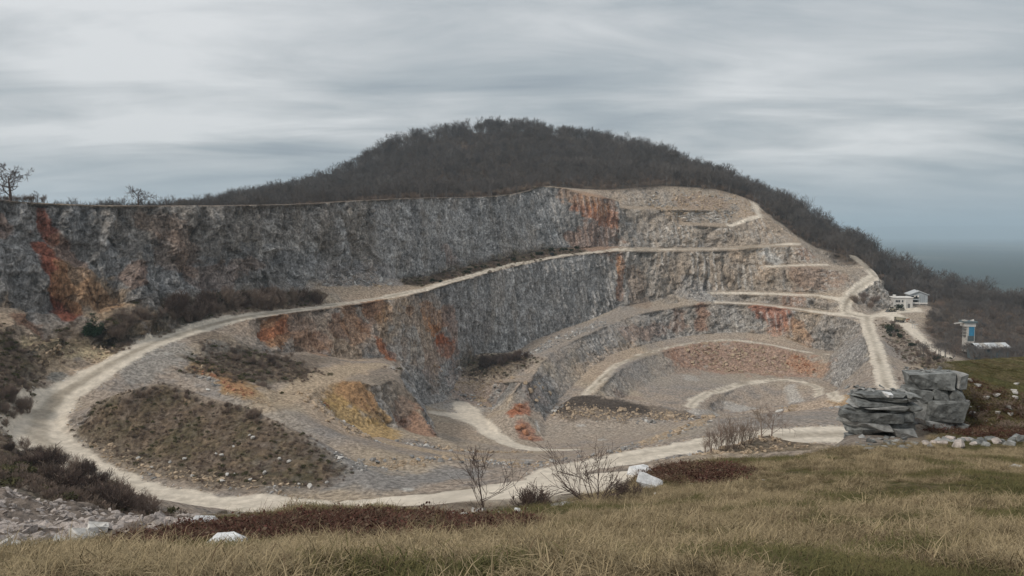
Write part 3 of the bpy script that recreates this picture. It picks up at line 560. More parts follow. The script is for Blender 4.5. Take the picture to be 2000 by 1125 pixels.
for nm, sel, mt in (('turf_bank', ft, M_TURF), ('road', fr, M_ROAD), ('wooded_hill', fh, M_HILL), ('quarry_terrain', ~(ft | fr | fh), M_ROCK)):
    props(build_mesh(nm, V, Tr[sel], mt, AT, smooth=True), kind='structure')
# displaced ground for setting things down
FZ_T = Tr[(V[Tr].mean(1)[:, 1] < 90) & (V[Tr].mean(1)[:, 1] > 1) & infr(V[Tr].mean(1), 1.15)]
_u, _i = np.unique(FZ_T.ravel(), return_inverse=True)
BV_NEAR = bvhtree.BVHTree.FromPolygons(V[_u].tolist(), _i.reshape(-1, 3).tolist())
GS = 0.8; GX0, GY0, GNX, GNY = -260.0, 60.0, 700, 620
_gi = np.floor((V[:, 0] - GX0) / GS).astype(int); _gj = np.floor((V[:, 1] - GY0) / GS).astype(int)
_ok = (_gi >= 0) & (_gi < GNX) & (_gj >= 0) & (_gj < GNY); _id = _gi[_ok] * GNY + _gj[_ok]
_sum = np.bincount(_id, V[_ok, 2], minlength=GNX * GNY); _cnt = np.bincount(_id, minlength=GNX * GNY)
GRID = np.where(_cnt > 0, _sum / np.maximum(_cnt, 1), np.nan).reshape(GNX, GNY)
def gz(x, y):
    """ground height under a point"""
    if y < 88:
        h = BV_NEAR.ray_cast(Vector((x, y, 60)), Vector((0, 0, -1)))
        if h[0] is not None: return h[0].z
    i, j = int((x - GX0) / GS), int((y - GY0) / GS)
    if 0 <= i < GNX and 0 <= j < GNY:
        for r_ in range(4):
            q = GRID[max(i - r_, 0):i + r_ + 1, max(j - r_, 0):j + r_ + 1]
            if q.size and not np.isnan(q).all(): return float(np.nanmean(q))
    h = BVH.ray_cast(Vector((x, y, 400)), Vector((0, 0, -1)))
    return h[0].z if h[0] is not None else -160.0
def seat(px, py):
    """ground point under an image pixel, set on the finished relief"""
    r_ = ray(px, py).normalized(); h = BV_NEAR.ray_cast(EYE, r_)[0]
    if h is not None: return h
    h = hit(px, py); return Vector((h.x, h.y, gz(h.x, h.y)))
FC = V[Tr].mean(1); FA = np.linalg.norm(np.cross(V[Tr[:, 1]] - V[Tr[:, 0]], V[Tr[:, 2]] - V[Tr[:, 0]]), axis=1) / 2
def sample(weight, n, rng):
    """n random ground points, weight per face (times area)"""
    p = FA * weight; p = p / p.sum(); f = rng.choice(len(Tr), n, p=p)
    a, b = rng.random(n), rng.random(n); m = a + b > 1; a[m] = 1 - a[m]; b[m] = 1 - b[m]
    t = Tr[f]; return V[t[:, 0]] + a[:, None] * (V[t[:, 1]] - V[t[:, 0]]) + b[:, None] * (V[t[:, 2]] - V[t[:, 0]])
# ---------------------------------------------------------------- plants and stones: mesh builders
class MB:
    def __init__(s): s.v = []; s.f = []; s.a = []
    def tube(s, p0, p1, r0, r1, n=3, cap=False):
        d = (p1 - p0)
        if d.length < 1e-6: return
        d = d.normalized(); a = d.orthogonal().normalized(); b = d.cross(a); k = len(s.v)
        for p, r_ in ((p0, r0), (p1, r1)):
            for i in range(n):
                t = 2 * math.pi * i / n; s.v.append(p + (a * math.cos(t) + b * math.sin(t)) * r_)
        for i in range(n): j = (i + 1) % n; s.f.append((k + i, k + j, k + n + j, k + n + i))
        if cap: s.f.append(tuple(range(k + n, k + 2 * n)))
    def tri(s, a, b, c): k = len(s.v); s.v += [a, b, c]; s.f.append((k, k + 1, k + 2))
    def quad(s, a, b, c, d): k = len(s.v); s.v += [a, b, c, d]; s.f.append((k, k + 1, k + 2, k + 3))
    def box(s, x0, x1, y0, y1, z0, z1):
        k = len(s.v); s.v += [Vector((x, y, z)) for z in (z0, z1) for x, y in ((x0, y0), (x1, y0), (x1, y1), (x0, y1))]
        s.f += [tuple(k + i for i in q) for q in ((3,2,1,0),(4,5,6,7),(0,1,5,4),(1,2,6,5),(2,3,7,6),(3,0,4,7))]
    def prism(s, pts, y0, y1):
        """outline in x,z pushed along y"""
        k = len(s.v); n = len(pts); s.v += [Vector((x, y0, z)) for x, z in pts] + [Vector((x, y1, z)) for x, z in pts]
        s.f += [tuple(range(k, k + n)), tuple(range(k + 2 * n - 1, k + n - 1, -1))]
        for i in range(n): j = (i + 1) % n; s.f.append((k + i, k + n + i, k + n + j, k + j))
    def mesh(s, name, mat, smooth=False):
        me = bpy.data.meshes.new(name); me.from_pydata([tuple(v) for v in s.v], [], s.f); me.materials.append(mat)
        if smooth: me.polygons.foreach_set('use_smooth', [True] * len(me.polygons))
        me.update(); return me
    def build(s, name, mat, parent=None, smooth=False):
        o = bpy.data.objects.new(name, s.mesh(name, mat, smooth)); COL.objects.link(o)
        if parent: o.parent = parent
        return o
def empty(name, loc, rz=0.0, **kw):
    o = bpy.data.objects.new(name, None); COL.objects.link(o); o.location = loc; o.rotation_euler = (0, 0, rz); o.empty_display_size = .3
    return props(o, **kw)
def rvec(rg): 
    v = Vector((rg.gauss(0, 1), rg.gauss(0, 1), rg.gauss(0, 1))); return v.normalized()
def grow(mb, rg, p, d, L, r0, lvl, up, sub, wob, rmin, spread=0.9):
    nseg = 3 if lvl else 2; q = p; pts = [p]; rr = r0
    for i in range(nseg):
        d = (d + rvec(rg) * wob + Vector((0, 0, up))).normalized(); n = q + d * (L / nseg); r1 = max(rr * 0.72, rmin)
        mb.tube(q, n, rr, r1, 3); q = n; rr = r1; pts.append((n, d.copy(), r1))
    if lvl <= 0: return
    for i in range(sub[lvl - 1]):
        t = rg.uniform(0.25, 1.0) * nseg; k = min(int(t), nseg - 1); a = pts[k][0] if k else p; b, dd, rb = pts[k + 1]
        o = a.lerp(b, t - k); nd = (dd + rvec(rg) * spread).normalized()
        grow(mb, rg, o, nd, L * rg.uniform(0.45, 0.72), max(rb * 0.62, rmin), lvl - 1, up, sub, wob, rmin, spread)
def bare_tree(seed, h=10, tr=0.16, fork=0.35, nl=9, lvl=2, sub=(5, 5), limb=0.42, up=0.10, wob=0.22, rmin=0.02, lean=0.05, base=Vector((0,0,0)), spread=0.9):
    rg = random.Random(seed); T, Cn = MB(), MB(); p = base - Vector((0, 0, 0.25)); d = Vector((rg.gauss(0, lean), rg.gauss(0, lean), 1)).normalized(); n = 6; pts = []
    for i in range(n):
        d = (d + rvec(rg) * 0.09 + Vector((0, 0, .05))).normalized(); q = p + d * (h * 0.86 / n); r0 = tr * (1 - i / n) ** .8 + rmin; r1 = tr * (1 - (i + 1) / n) ** .8 + rmin
        T.tube(p, q, r0 * (1.35 if i == 0 else 1), r1, 6); pts.append((p, q, r1)); p = q
    for i in range(nl):
        t = fork + (1 - fork) * (i + rg.random()) / nl; k = min(int(t * n), n - 1); o = pts[k][0].lerp(pts[k][1], t * n - k)
        a = rg.uniform(0, 6.283) ; el = rg.uniform(0.15, 0.85) + 0.4 * t
        nd = Vector((math.cos(a), math.sin(a), el)).normalized()
        grow(Cn, rg, o, nd, h * limb * (1.15 - 0.75 * t * t) * rg.uniform(.75, 1.2), max(pts[k][2] * 0.6, rmin), lvl, up, sub, wob, rmin, spread)
    return T, Cn
def bare_bush(seed, h=2.4, w=1.4, stems=14, lvl=2, sub=(4, 4), rmin=0.012, r0=0.03, up=0.12):
    rg = random.Random(seed); m = MB()
    for i in range(stems):
        a = rg.uniform(0, 6.283); s_ = rg.uniform(0.1, 1.0) * w / h
        d = Vector((math.cos(a) * s_, math.sin(a) * s_, 1)).normalized(); o = Vector((math.cos(a), math.sin(a), 0)) * rg.uniform(0, .22 * w) - Vector((0, 0, .1))
        grow(m, rg, o, d, h * rg.uniform(.45, .68), r0, lvl, up, sub, 0.18, rmin, 0.75)
    return m
def leafy_blob(seed, rx, rz, n, s, base=0.0):
    """many leaf faces through a crown's volume"""
    rg = random.Random(seed); m = MB(); lobes = [(Vector((rg.uniform(-.55, .55) * rx, rg.uniform(-.55, .55) * rx, base + rz * rg.uniform(.35, 1.35))), rg.uniform(.35, .62)) for _ in range(9)]
    for i in range(n):
        c, k = rg.choice(lobes); u_ = rvec(rg); o = c + Vector((u_.x * rx, u_.y * rx, u_.z * rz)) * k * rg.uniform(.55, 1.0)
        if o.z < base: o.z = base + rg.random() * .3
        a = rvec(rg); b = a.orthogonal().normalized(); a = a.cross(b).normalized(); q = s * rg.uniform(.6, 1.4)
        m.tri(o - a * q, o + a * q + b * q * .3, o + b * q * 1.6)
    return m
def pine(seed, h=5.5, w=1.7):
    rg = random.Random(seed); T, Cn = MB(), MB(); T.tube(Vector((0, 0, -.2)), Vector((0, 0, h * .95)), .13, .02, 6)
    for i in range(46):
        t = rg.uniform(0.08, 0.98); L = w * (1 - t) ** .75 * rg.uniform(.75, 1.15) + .15; a = rg.uniform(0, 6.283); d = Vector((math.cos(a), math.sin(a), rg.uniform(.0, .35))); o = Vector((0, 0, t * h))
        T.tube(o, o + d * L, .03, .012, 3)
        for j in range(34):
            q = o + d * L * rg.uniform(.25, 1.05) + rvec(rg) * .22; e = (d + rvec(rg) * .9).normalized() * rg.uniform(.16, .34); s_ = e.orthogonal().normalized() * .06
            Cn.tri(q - s_, q + s_, q + e)
    return T, Cn
def hull(pts):
    bm = bmesh.new()
    for p in pts: bm.verts.new(p)
    rr = bmesh.ops.convex_hull(bm, input=bm.verts); bmesh.ops.delete(bm, geom=list({g for g in rr['geom_interior'] + rr['geom_unused'] if isinstance(g, bmesh.types.BMVert)}), context='VERTS')
    return bm
def rock_mesh(name, seed, mat, sx=1, sy=1, sz=.7, n=15, sub=0, rough=.06, slab=False):
    rg = random.Random(seed); pts = []
    for i in range(n):
        if slab: p = Vector((rg.choice((-1, 1)) * rg.uniform(.35, 1), rg.choice((-1, 1)) * rg.uniform(.35, 1), rg.choice((-1, 1)) * rg.uniform(.55, 1)))
        else:
            p = rvec(rg) * rg.uniform(.8, 1.1)
        pts.append((p.x * sx, p.y * sy, p.z * sz))
    bm = hull(pts)
    if sub:
        bmesh.ops.triangulate(bm, faces=bm.faces); bmesh.ops.subdivide_edges(bm, edges=bm.edges, cuts=sub, use_grid_fill=True)
        bm.verts.ensure_lookup_table(); A = np.array([v.co[:] for v in bm.verts]); m_ = max(sx, sy, sz)
        d = fbm(A + seed * 3.1, .5 * m_, 3) * rough * m_ + fbm(A * [1, 1, 3.5] + seed, .35 * m_, 2) * rough * .5 * m_
        for v, q in zip(bm.verts, d): v.co += v.co.normalized() * q
    me = bpy.data.meshes.new(name); bm.to_mesh(me); bm.free(); me.materials.append(mat); me.update(); return me
def scatter(name, pts, scl, kinds, label, cat, rng, tilt=0.0, idx=None, kind='stuff', rotz=None):
    """one uncountable mass: instances of a few meshes on its own points"""
    c = bpy.data.collections.new(name + '_kinds')
    for i, me in enumerate(kinds):
        o = bpy.data.objects.new('%s_kind_%02d' % (name, i), me); c.objects.link(o)
    me = bpy.data.meshes.new(name); n = len(pts); me.vertices.add(n); me.vertices.foreach_set('co', np.asarray(pts, np.float32).ravel())
    a = me.attributes.new('rot', 'FLOAT_VECTOR', 'POINT'); R_ = np.stack([rng.normal(0, tilt, n), rng.normal(0, tilt, n), rng.uniform(0, 6.283, n) if rotz is None else rotz], 1); a.data.foreach_set('vector', R_.astype(np.float32).ravel())
    a = me.attributes.new('scl', 'FLOAT', 'POINT'); a.data.foreach_set('value', np.asarray(scl, np.float32))
    a = me.attributes.new('kidx', 'INT', 'POINT'); a.data.foreach_set('value', (rng.integers(0, len(kinds), n) if idx is None else idx).astype(np.int32))
    o = bpy.data.objects.new(name, me); COL.objects.link(o)
    g = bpy.data.node_groups.new(name + '_scatter', 'GeometryNodeTree'); g.interface.new_socket('Geometry', in_out='INPUT', socket_type='NodeSocketGeometry'); g.interface.new_socket('Geometry', in_out='OUTPUT', socket_type='NodeSocketGeometry')
    gi = g.nodes.new('NodeGroupInput'); go = g.nodes.new('NodeGroupOutput'); ip = g.nodes.new('GeometryNodeInstanceOnPoints'); ci = g.nodes.new('GeometryNodeCollectionInfo')
    ci.inputs['Collection'].default_value = c; ci.inputs['Separate Children'].default_value = True; ci.inputs['Reset Children'].default_value = True
    def na(nm, t):
        q = g.nodes.new('GeometryNodeInputNamedAttribute'); q.data_type = t; q.inputs[0].default_value = nm; return q.outputs[0]
    L_ = g.links.new; L_(gi.outputs[0], ip.inputs['Points']); L_(ci.outputs[0], ip.inputs['Instance']); ip.inputs['Pick Instance'].default_value = True
    L_(na('kidx', 'INT'), ip.inputs['Instance Index']); L_(na('rot', 'FLOAT_VECTOR'), ip.inputs['Rotation']); L_(na('scl', 'FLOAT'), ip.inputs['Scale']); L_(ip.outputs[0], go.inputs[0])
    md = o.modifiers.new('scatter', 'NODES'); md.node_group = g
    return props(o, label, cat, kind=kind)
def tinted(name, cols, rough=0.9, wscale=0.6, trans=0.0):
    """plant material: colour varies with the individual and over the ground"""
    m, t, b = principled(name, rough, 0.1); oi = N(t, 'ShaderNodeObjectInfo'); geo = N(t, 'ShaderNodeNewGeometry')
    n = N(t, 'ShaderNodeTexNoise'); n.inputs['Scale'].default_value = wscale; n.inputs['Detail'].default_value = 3; LK(t, geo.outputs['Position'], n.inputs['Vector'])
    f = math_n(t, 'ADD', math_n(t, 'MULTIPLY', oi.outputs['Random'], 0.55), math_n(t, 'MULTIPLY', math_n(t, 'SUBTRACT', n.outputs[0], 0.28), 1.05), True)
    c = ramp(t, f, [(i / (len(cols) - 1), q) for i, q in enumerate(cols)]); rd = N(t, 'ShaderNodeNewGeometry')
    c = mixc(t, 0.5, c, mixc(t, 1.0, c, ramp(t, rd.outputs['Random Per Island'], [(0, (.45,) * 3), (1, (1.5,) * 3)]), 'MULTIPLY'))
    LK(t, c, b.inputs['Base Color']); return m
M_BARK = tinted('bark_far', [(0.085, 0.078, 0.074), (0.125, 0.108, 0.096), (0.115, 0.106, 0.104), (0.19, 0.17, 0.152)], wscale=.03)
M_TWIG = tinted('twig_brown', [(0.17, 0.13, 0.11), (0.22, 0.17, 0.135), (0.20, 0.15, 0.125), (0.26, 0.205, 0.155)], wscale=.12)
M_DARKTWIG = tinted('twig_dark', [(0.085, 0.064, 0.056), (0.125, 0.09, 0.076)], wscale=.2)
M_BARKNEAR = simple('bark_near', (0.10, 0.08, 0.065), var=.35, scale=9, bump=.4)
M_PINE = tinted('pine_needles', [(0.014, 0.032, 0.018), (0.024, 0.050, 0.024)]); M_EVER = tinted('evergreen_leaf', [(0.022, 0.032, 0.018), (0.04, 0.05, 0.026)])
M_OLIVE = tinted('olive_leaf', [(0.07, 0.07, 0.035), (0.11, 0.10, 0.05)])
M_STONE = simple('limestone_pale', (0.50, 0.48, 0.45), var=.3, scale=5, bump=.5); M_STONEW = simple('limestone_white', (0.66, 0.66, 0.66), var=.22, scale=7, bump=.6)
M_STONEG = simple('stone_grey', (0.26, 0.25, 0.24), var=.35, scale=4, bump=.5); M_STONET = simple('stone_tan', (0.40, 0.31, 0.22), var=.35, scale=4, bump=.5); M_STONER = simple('stone_rust', (0.34, 0.17, 0.10), var=.35, scale=4, bump=.5)
M_SLATE = simple('slate', (0.185, 0.19, 0.185), var=.45, scale=3.5, bump=.9); M_SLATEP = simple('slate_pale', (0.29, 0.29, 0.28), var=.3, scale=4, bump=.6)
# ---------------------------------------------------------------- woodland on the hill
rw = np.random.default_rng(3)
trees = []
for i in range(7):
    T, Cn = bare_tree(100 + i, h=rw.uniform(8.5, 11.5), tr=.17, fork=.30, nl=10, lvl=2, sub=(4, 5), limb=.40, up=.16, wob=.2, rmin=.028)
    T.f += [tuple(k + len(T.v) for k in f) for f in Cn.f]; T.v += Cn.v; trees.append(T.mesh('bare_tree', M_BARK))
brush = [bare_bush(300 + i, h=2.8, w=2.4, stems=14, lvl=2, sub=(4, 4), rmin=.018).mesh('bush', M_TWIG) for i in range(4)]
wf = (fm(HILL) > .6) * (1 - fm(TANGRASS)) * (fm(ROAD) < .2) * infr(FC, 1.12) * (FC[:, 1] < 690) * (FC[:, 2] > -75)
RIDGE = np.array([P(*p)[:] for p in ((420,411,600),(560,384,620),(700,330,640),(760,298,642),(840,273,645),(1000,257,645),(1100,268,635),(1200,291,615),(1300,317,590),(1400,352,560),(1500,398,520),(1600,452,490),(1690,498,470),(1800,556,452),(1900,585,428),(2000,607,400),(2150,640,360))])
def ridge_d(Q):
    d = np.full(len(Q), 1e9); s_ = np.zeros(len(Q))
    for a, b in zip(RIDGE[:-1], RIDGE[1:]): 
        q, t = seg_dist(Q[:, :2], a[:2], b[:2]); side = (b[0] - a[0]) * (Q[:, 1] - a[1]) - (b[1] - a[1]) * (Q[:, 0] - a[0]); s_ = np.where(q < d, side, s_); d = np.minimum(d, q)
    return d, s_
fd, fs = ridge_d(FC)
wf = wf * ((fs < 0) | (fd < 25)) * (np.where(FC[:, 0] < -40, FC[:, 1] > 330, True))
pw = sample(wf, 7600, rw)
# keep the building yard and its view open
yard = [P(1775, 590, 385), P(1757, 625, 358), P(1890, 650, 305), P(1935, 680, 296)]
for y_, r_ in zip(yard, (17, 10, 3, 4.5)): pw = pw[((pw[:, :2] - np.array([y_.x, y_.y])) ** 2).sum(1) > r_ * r_]
hb = (pw[:, 1] < 395) & (pw[:, 0] > 150); sw = rw.uniform(.72, 1.12, len(pw)) * np.where(hb, .62, 1.0) * np.where(pw[:, 1] > 420, 1.0, .85)
dR, sR = ridge_d(pw)
score = np.where(dR < 9, 0, 1e3) + np.linalg.norm(pw, axis=1) - (np.abs(pw[:, 0] / pw[:, 1] - .55) < .14) * (pw[:, 1] < 430) * 900
pick = np.zeros(len(pw), bool); order = np.argsort(score); onr = np.nonzero(dR < 9)[0]; onr = onr[np.argsort(rw.random(len(onr)))][:190]; pick[onr] = True
rest = [i for i in order if not pick[i] and (dR[i] >= 9) and pw[i, 0] > 150 and pw[i, 1] < 460][:105]; pick[rest] = True
for i in np.nonzero(pick)[0]:
    o = bpy.data.objects.new('bare_tree', trees[int(rw.integers(0, 7))]); COL.objects.link(o); o.location = pw[i] - [0, 0, .15]; o.rotation_euler = (0, 0, rw.uniform(0, 6.28)); s_ = sw[i] * (1.3 if dR[i] < 9 else 1); o.scale = (s_, s_, s_)
    if dR[i] < 9: props(o, ('short' if s_ < 1.1 else 'tall' if s_ > 1.28 else 'middling') + ' leafless tree standing on the skyline ridge of the wooded hill', 'tree', 'bare trees along the hill ridge')
    else: props(o, 'leafless tree in the wood around the white quarry building', 'tree', 'bare trees around the quarry building')
scatter('woodland', pw[~pick], sw[~pick] * np.where(dR[~pick] < 40, 1.22, 1.0) * np.clip(1 + .35 * fbm(pw[~pick], 40, 2), .7, 1.3), trees, 'dense leafless brown wood covering the hill above the quarry', 'woodland', rw, .04)
pb = sample(wf, 5200, rw)
for y_, r_ in zip(yard, (15, 8, 3, 4)): pb = pb[((pb[:, :2] - np.array([y_.x, y_.y])) ** 2).sum(1) > r_ * r_]
scatter('undergrowth', pb, rw.uniform(.7, 1.5, len(pb)), brush, 'low brown brushwood under the leafless trees of the hill', 'undergrowth', rw, .1)
# ---------------------------------------------------------------- scrub, single bushes
sf = (np.hypot(FC[:, 0] + 101.9, FC[:, 1] - 184) > 5) * fm(SCRUB) * (FC[:, 1] > 62) * ~((FC[:, 0] > 15) & (FC[:, 1] < 90)) * infr(FC, 1.05) * (1 - fm(ROAD)) * (1 - fm(TURF)) * (fm(CL) < .6)
mnd = fm(area([(135,845),(190,790),(250,768),(320,752),(400,775),(500,806),(585,848),(665,895),(680,925),(640,955),(420,948),(270,905),(160,868)], 2, 1)) > .5
ps = sample(sf * np.where(mnd, 1.0, 1.0), 6500, rw); k = rw.random(len(ps))
onm = (ps[:, 0] > -95) & (ps[:, 1] < 152) & (ps[:, 1] > 118)
low = [bare_bush(340 + i, h=.9, w=1.1, stems=16, lvl=1, sub=(5,), rmin=.012, r0=.02).mesh('low_scrub', M_TWIG) for i in range(3)] + [leafy_blob(350 + i, .8, .35, 160, .10).mesh('low_scrub', M_OLIVE) for i in range(2)]
scatter('scrub', ps, rw.uniform(.5, 1.25, len(ps)) * np.where(onm, .62, 1.05), low, 'low brown scrub covering the benches and the spoil mound', 'scrub', rw, .15, np.where(rw.random(len(ps)) < .14, rw.integers(3, 5, len(ps)), rw.integers(0, 3, len(ps))))
BUSH = [bare_bush(320 + i, h=2.6, w=2.0, stems=22, lvl=2, sub=(4, 4), rmin=.014, r0=.035).mesh('twigs', M_TWIG) for i in range(4)]
BUSHD = [bare_bush(330 + i, h=2.6, w=2.2, stems=26, lvl=2, sub=(4, 5), rmin=.016, r0=.035).mesh('twigs', M_DARKTWIG) for i in range(3)]
EVER = [leafy_blob(360 + i, 1.3, 1.0, 700, .12).mesh('foliage', M_EVER) for i in range(3)]
def bush(px, py, h, w, mesh, label, group, name='bush', d=None):
    p = seat(px, py) if d is None else P(px, py, d); o = bpy.data.objects.new(name, mesh); COL.objects.link(o); o.location = p - Vector((0, 0, .1)); o.rotation_euler = (0, 0, random.uniform(0, 6.28)); o.scale = (w, w, h)
    return props(o, label, 'bush', group)
rb = random.Random(21)
def row(pts, n, mesh, label, group, s=(.7, 1.2), jit=(8, 3), dmin=60):
    i = 0; tries = 0
    while i < n and tries < n * 4:
        tries += 1
        t = rb.random() * (len(pts) - 1); k = int(t); a, b = pts[k], pts[k + 1]; f = t - k
        x, y = a[0] + (b[0] - a[0]) * f + rb.uniform(-jit[0], jit[0]), a[1] + (b[1] - a[1]) * f + rb.uniform(-jit[1], jit[1])
        if seat(x, y).y < dmin or (150 < x < 216 and 600 < y < 690): continue
        i += 1; q = rb.uniform(*s); me_ = rb.choice(mesh); f = (q - s[0]) / (s[1] - s[0])
        adj = ('low', 'middling', 'tall')[min(int(f * 3), 2)] + (' dark leafless bush ' if me_ in BUSHD else ' dark evergreen bush ' if me_ in EVER else ' brown leafless bush ')
        bush(x, y, q, q * rb.uniform(.85, 1.25), me_, adj + label, group)
row([(340,618),(430,600),(520,595),(615,588)], 52, BUSH + BUSHD, 'in the thicket between the haul road and the left cliff', 'thicket beside the haul road', (1.2, 2.2), (14, 9))
row([(420,592),(470,585),(560,585)], 8, EVER, 'in the thicket between the haul road and the left cliff', 'evergreen bushes in the thicket', (1.2, 2.0), (14, 6))
row([(200,640),(260,625),(340,612)], 30, BUSH, 'on the bench near the pine below the red seam', 'bushes near the pine', (.8, 1.3), (12, 8))
row([(850,552),(930,528),(1000,510),(1070,492),(1130,488)], 26, EVER, 'at the foot of the grey cliff by the road', 'shrubs at the foot of the grey cliff', (.5, 1.1), (8, 2))
row([(820,556),(900,538),(980,517)], 10, BUSH, 'on the verge between haul road and grey cliff', 'brown verge bushes', (.5, .8), (8, 3))
row([(930,716),(975,708),(1020,700)], 26, BUSHD, 'in the thicket on the ledge under the second wall', 'dark thicket on the ledge', (.9, 1.4), (14, 8))
row([(20,880),(80,905),(150,950),(230,1000),(300,1020)], 46, BUSH + BUSHD, 'on the slope below the hairpin bend', 'bushes on the slope below the hairpin', (.55, 1.05), (36, 22), dmin=44)
row([(5,760),(40,790),(20,820)], 16, BUSH, 'on the ground outside the hairpin bend', 'bushes outside the hairpin', (.7, 1.1), (30, 14))
row([(230,790),(330,765),(420,790),(520,830)], 24, BUSH, 'on the crest of the spoil mound', 'bushes on the spoil mound', (.35, .7), (22, 10))
row([(450,715),(520,715),(570,700)], 18, BUSH + BUSHD, 'on the slope beside the sand path', 'bushes left of the sand path', (.5, .9), (18, 10))
row([(1735,640),(1760,660),(1800,690),(1830,712)], 26, BUSH + EVER[:1], 'on the slope between the access road and the right road', 'bushes between the two right roads', (.6, 1.1), (12, 12))
bush(1737, 652, 2.6, 1.7, EVER[1], 'round dark evergreen bush beside the road fork near the two machines', None); bush(1757, 660, 1.3, 1.2, EVER[2], 'small leafy shrub just below the round evergreen at the road fork', None)
bush(1700, 600, 1.6, 1.6, BUSH[0], 'grey bare bush on the heap by the climbing road', None); row([(1660,590),(1690,585),(1720,595)], 9, BUSH, 'on the bank behind the road junction', 'bushes behind the junction', (.9, 1.5), (8, 6))
row([(940,383),(985,378),(1010,372)], 7, BUSHD, 'on the tan grass crest above the grey cliff', 'shrubs on the grass crest', (.7, 1.2), (14, 3))
def tree_thing(name, label, T, Cn, loc, mt, mc, rz=0.0, s=1.0, group=None):
    r_ = empty(name, loc, rz, label=label, cat='tree', group=group); r_.scale = (s, s, s)
    T.build('trunk', mt, r_); Cn.build('crown', mc, r_); return r_
T, Cn = pine(5, 6.2, 2.4); Lb = leafy_blob(77, 2.5, 2.0, 2600, .16, .4); Cn.f += [tuple(k + len(Cn.v) for k in f) for f in Lb.f]; Cn.v += Lb.v; tree_thing('pine_tree', 'lone dark green pine below the red seam of the left cliff', T, Cn, seat(183, 655), M_BARKNEAR, M_PINE)
T, Cn = pine(6, 5.0, 2.8); tree_thing('pine_tree', 'dark spreading pine at the edge of the wood above the grey cliff', T, Cn, Vector((-5, 398, gz(-5, 398))), M_BARKNEAR, M_PINE)
def rim_tree(px, py, d): 
    p = P(px, py, d); p.z = max(gz(p.x, p.y), p.z - .6); return p
T, Cn = bare_tree(41, h=8.2, tr=.36, fork=.22, nl=9, lvl=3, sub=(4, 4, 4), limb=.55, up=.08, wob=.42, rmin=.04, lean=.02, spread=1.0); tree_thing('oak_tree', 'large gnarled leafless tree on the rim at the end of the left cliff', T, Cn, rim_tree(20, 388, 197), M_DARKTWIG, M_DARKTWIG)
T, Cn = bare_tree(42, h=3.2, tr=.10, fork=.15, nl=7, lvl=2, sub=(3, 4), limb=.5, wob=.35, rmin=.022); tree_thing('small_tree', 'small leafless tree on the rim beside the gnarled tree', T, Cn, rim_tree(74, 396, 203), M_DARKTWIG, M_DARKTWIG)
T, Cn = bare_tree(44, h=4.4, tr=.2, fork=.12, nl=10, lvl=3, sub=(3, 4, 4), limb=.62, up=.02, wob=.3, rmin=.028); tree_thing('small_tree', 'broad low tree alone on the middle of the left cliff rim', T, Cn, rim_tree(270, 401, 219), M_DARKTWIG, M_DARKTWIG)
T, Cn = bare_tree(47, h=2.6, tr=.11, fork=.3, nl=4, lvl=1, sub=(4,), limb=.4, wob=.3, rmin=.03); tree_thing('sapling', 'stunted crooked sapling on the rim right of the broad low tree', T, Cn, rim_tree(325, 401, 226), M_DARKTWIG, M_DARKTWIG)
for px in (30, 45, 55, 62, 85, 8, 18): bush(px, 394, .75, .9, rb.choice(BUSH), 'low bush along the rim around the gnarled tree', 'rim bushes by the gnarled tree', d=200)
for px in (232, 240, 250, 258): bush(px, 403, .55, .8, rb.choice(low[3:]), 'olive green shrub on the rim beside the broad low tree', 'olive shrubs on the rim', d=219)
M_POST = simple('post_wood', (.10, .085, .07), scale=8)
for px, h in ((92, 1.0), (107, .8), (349, 1.1), (382, 1.4)):
    m = MB(); m.tube(Vector((0, 0, -.3)), Vector((0.03, 0, h)), .07, .06, 6, True); m.tube(Vector((0, -.05, h * .8)), Vector((0, .06, h * .8)), .09, .09, 6, True)
    o = m.build('fence_post', M_POST); o.location = rim_tree(px, 401 if px > 200 else 396, 205 + px * .06); props(o, 'thin dark fence post on the rim of the left cliff', 'post', 'fence posts on the cliff rim')
# ---------------------------------------------------------------- turf bank: grass, litter, stones, shrubs
rn = np.random.default_rng(8)
def tuft(seed, n, h, spread, droop, w, mat, name='tuft'):
    rg = random.Random(seed); m = MB(); comb = rg.uniform(0, 6.28)
    for i in range(n):
        a = rg.uniform(0, 6.283) if rg.random() < .6 else comb + rg.gauss(0, .5)
        o = Vector((rg.gauss(0, spread * .5), rg.gauss(0, spread * .5), -.02)); d = Vector((math.cos(a), math.sin(a), 0)); L = h * rg.uniform(.55, 1.25); s_ = Vector((-d.y, d.x, 0)) * w * rg.uniform(.6, 1.3)
        lean = rg.uniform(.15, .8) * droop; q = o; el = 1.35 - lean * .5; prev = (q - s_, q + s_)
        for k in range(3):
            q = q + (d * math.cos(el) + Vector((0, 0, math.sin(el)))) * (L / 3); el -= lean * rg.uniform(.5, 1.3)
            if q.z < .005: q.z = .005
            t_ = (1, .75, .0)[k]
            if k < 2: nw = (q - s_ * t_, q + s_ * t_); m.quad(prev[0], prev[1], nw[1], nw[0]); prev = nw
            else: m.tri(prev[0], prev[1], q)
    return m.mesh(name, mat)
M_STRAW = tinted('dry_grass', [(0.075, 0.058, 0.034), (0.19, 0.148, 0.085), (0.38, 0.30, 0.185), (0.14, 0.115, 0.055)], wscale=2.2)
M_GREEN = tinted('green_grass', [(0.07, 0.072, 0.03), (0.115, 0.105, 0.045), (0.17, 0.14, 0.065)], wscale=1.5)
M_BROWN = tinted('dead_stalk', [(0.11, 0.08, 0.05), (0.17, 0.12, 0.075)], wscale=1.1)
M_LITTER = tinted('red_leaves', [(0.05, 0.035, 0.026), (0.10, 0.042, 0.034), (0.12, 0.08, 0.055), (0.20, 0.155, 0.115)], wscale=3)
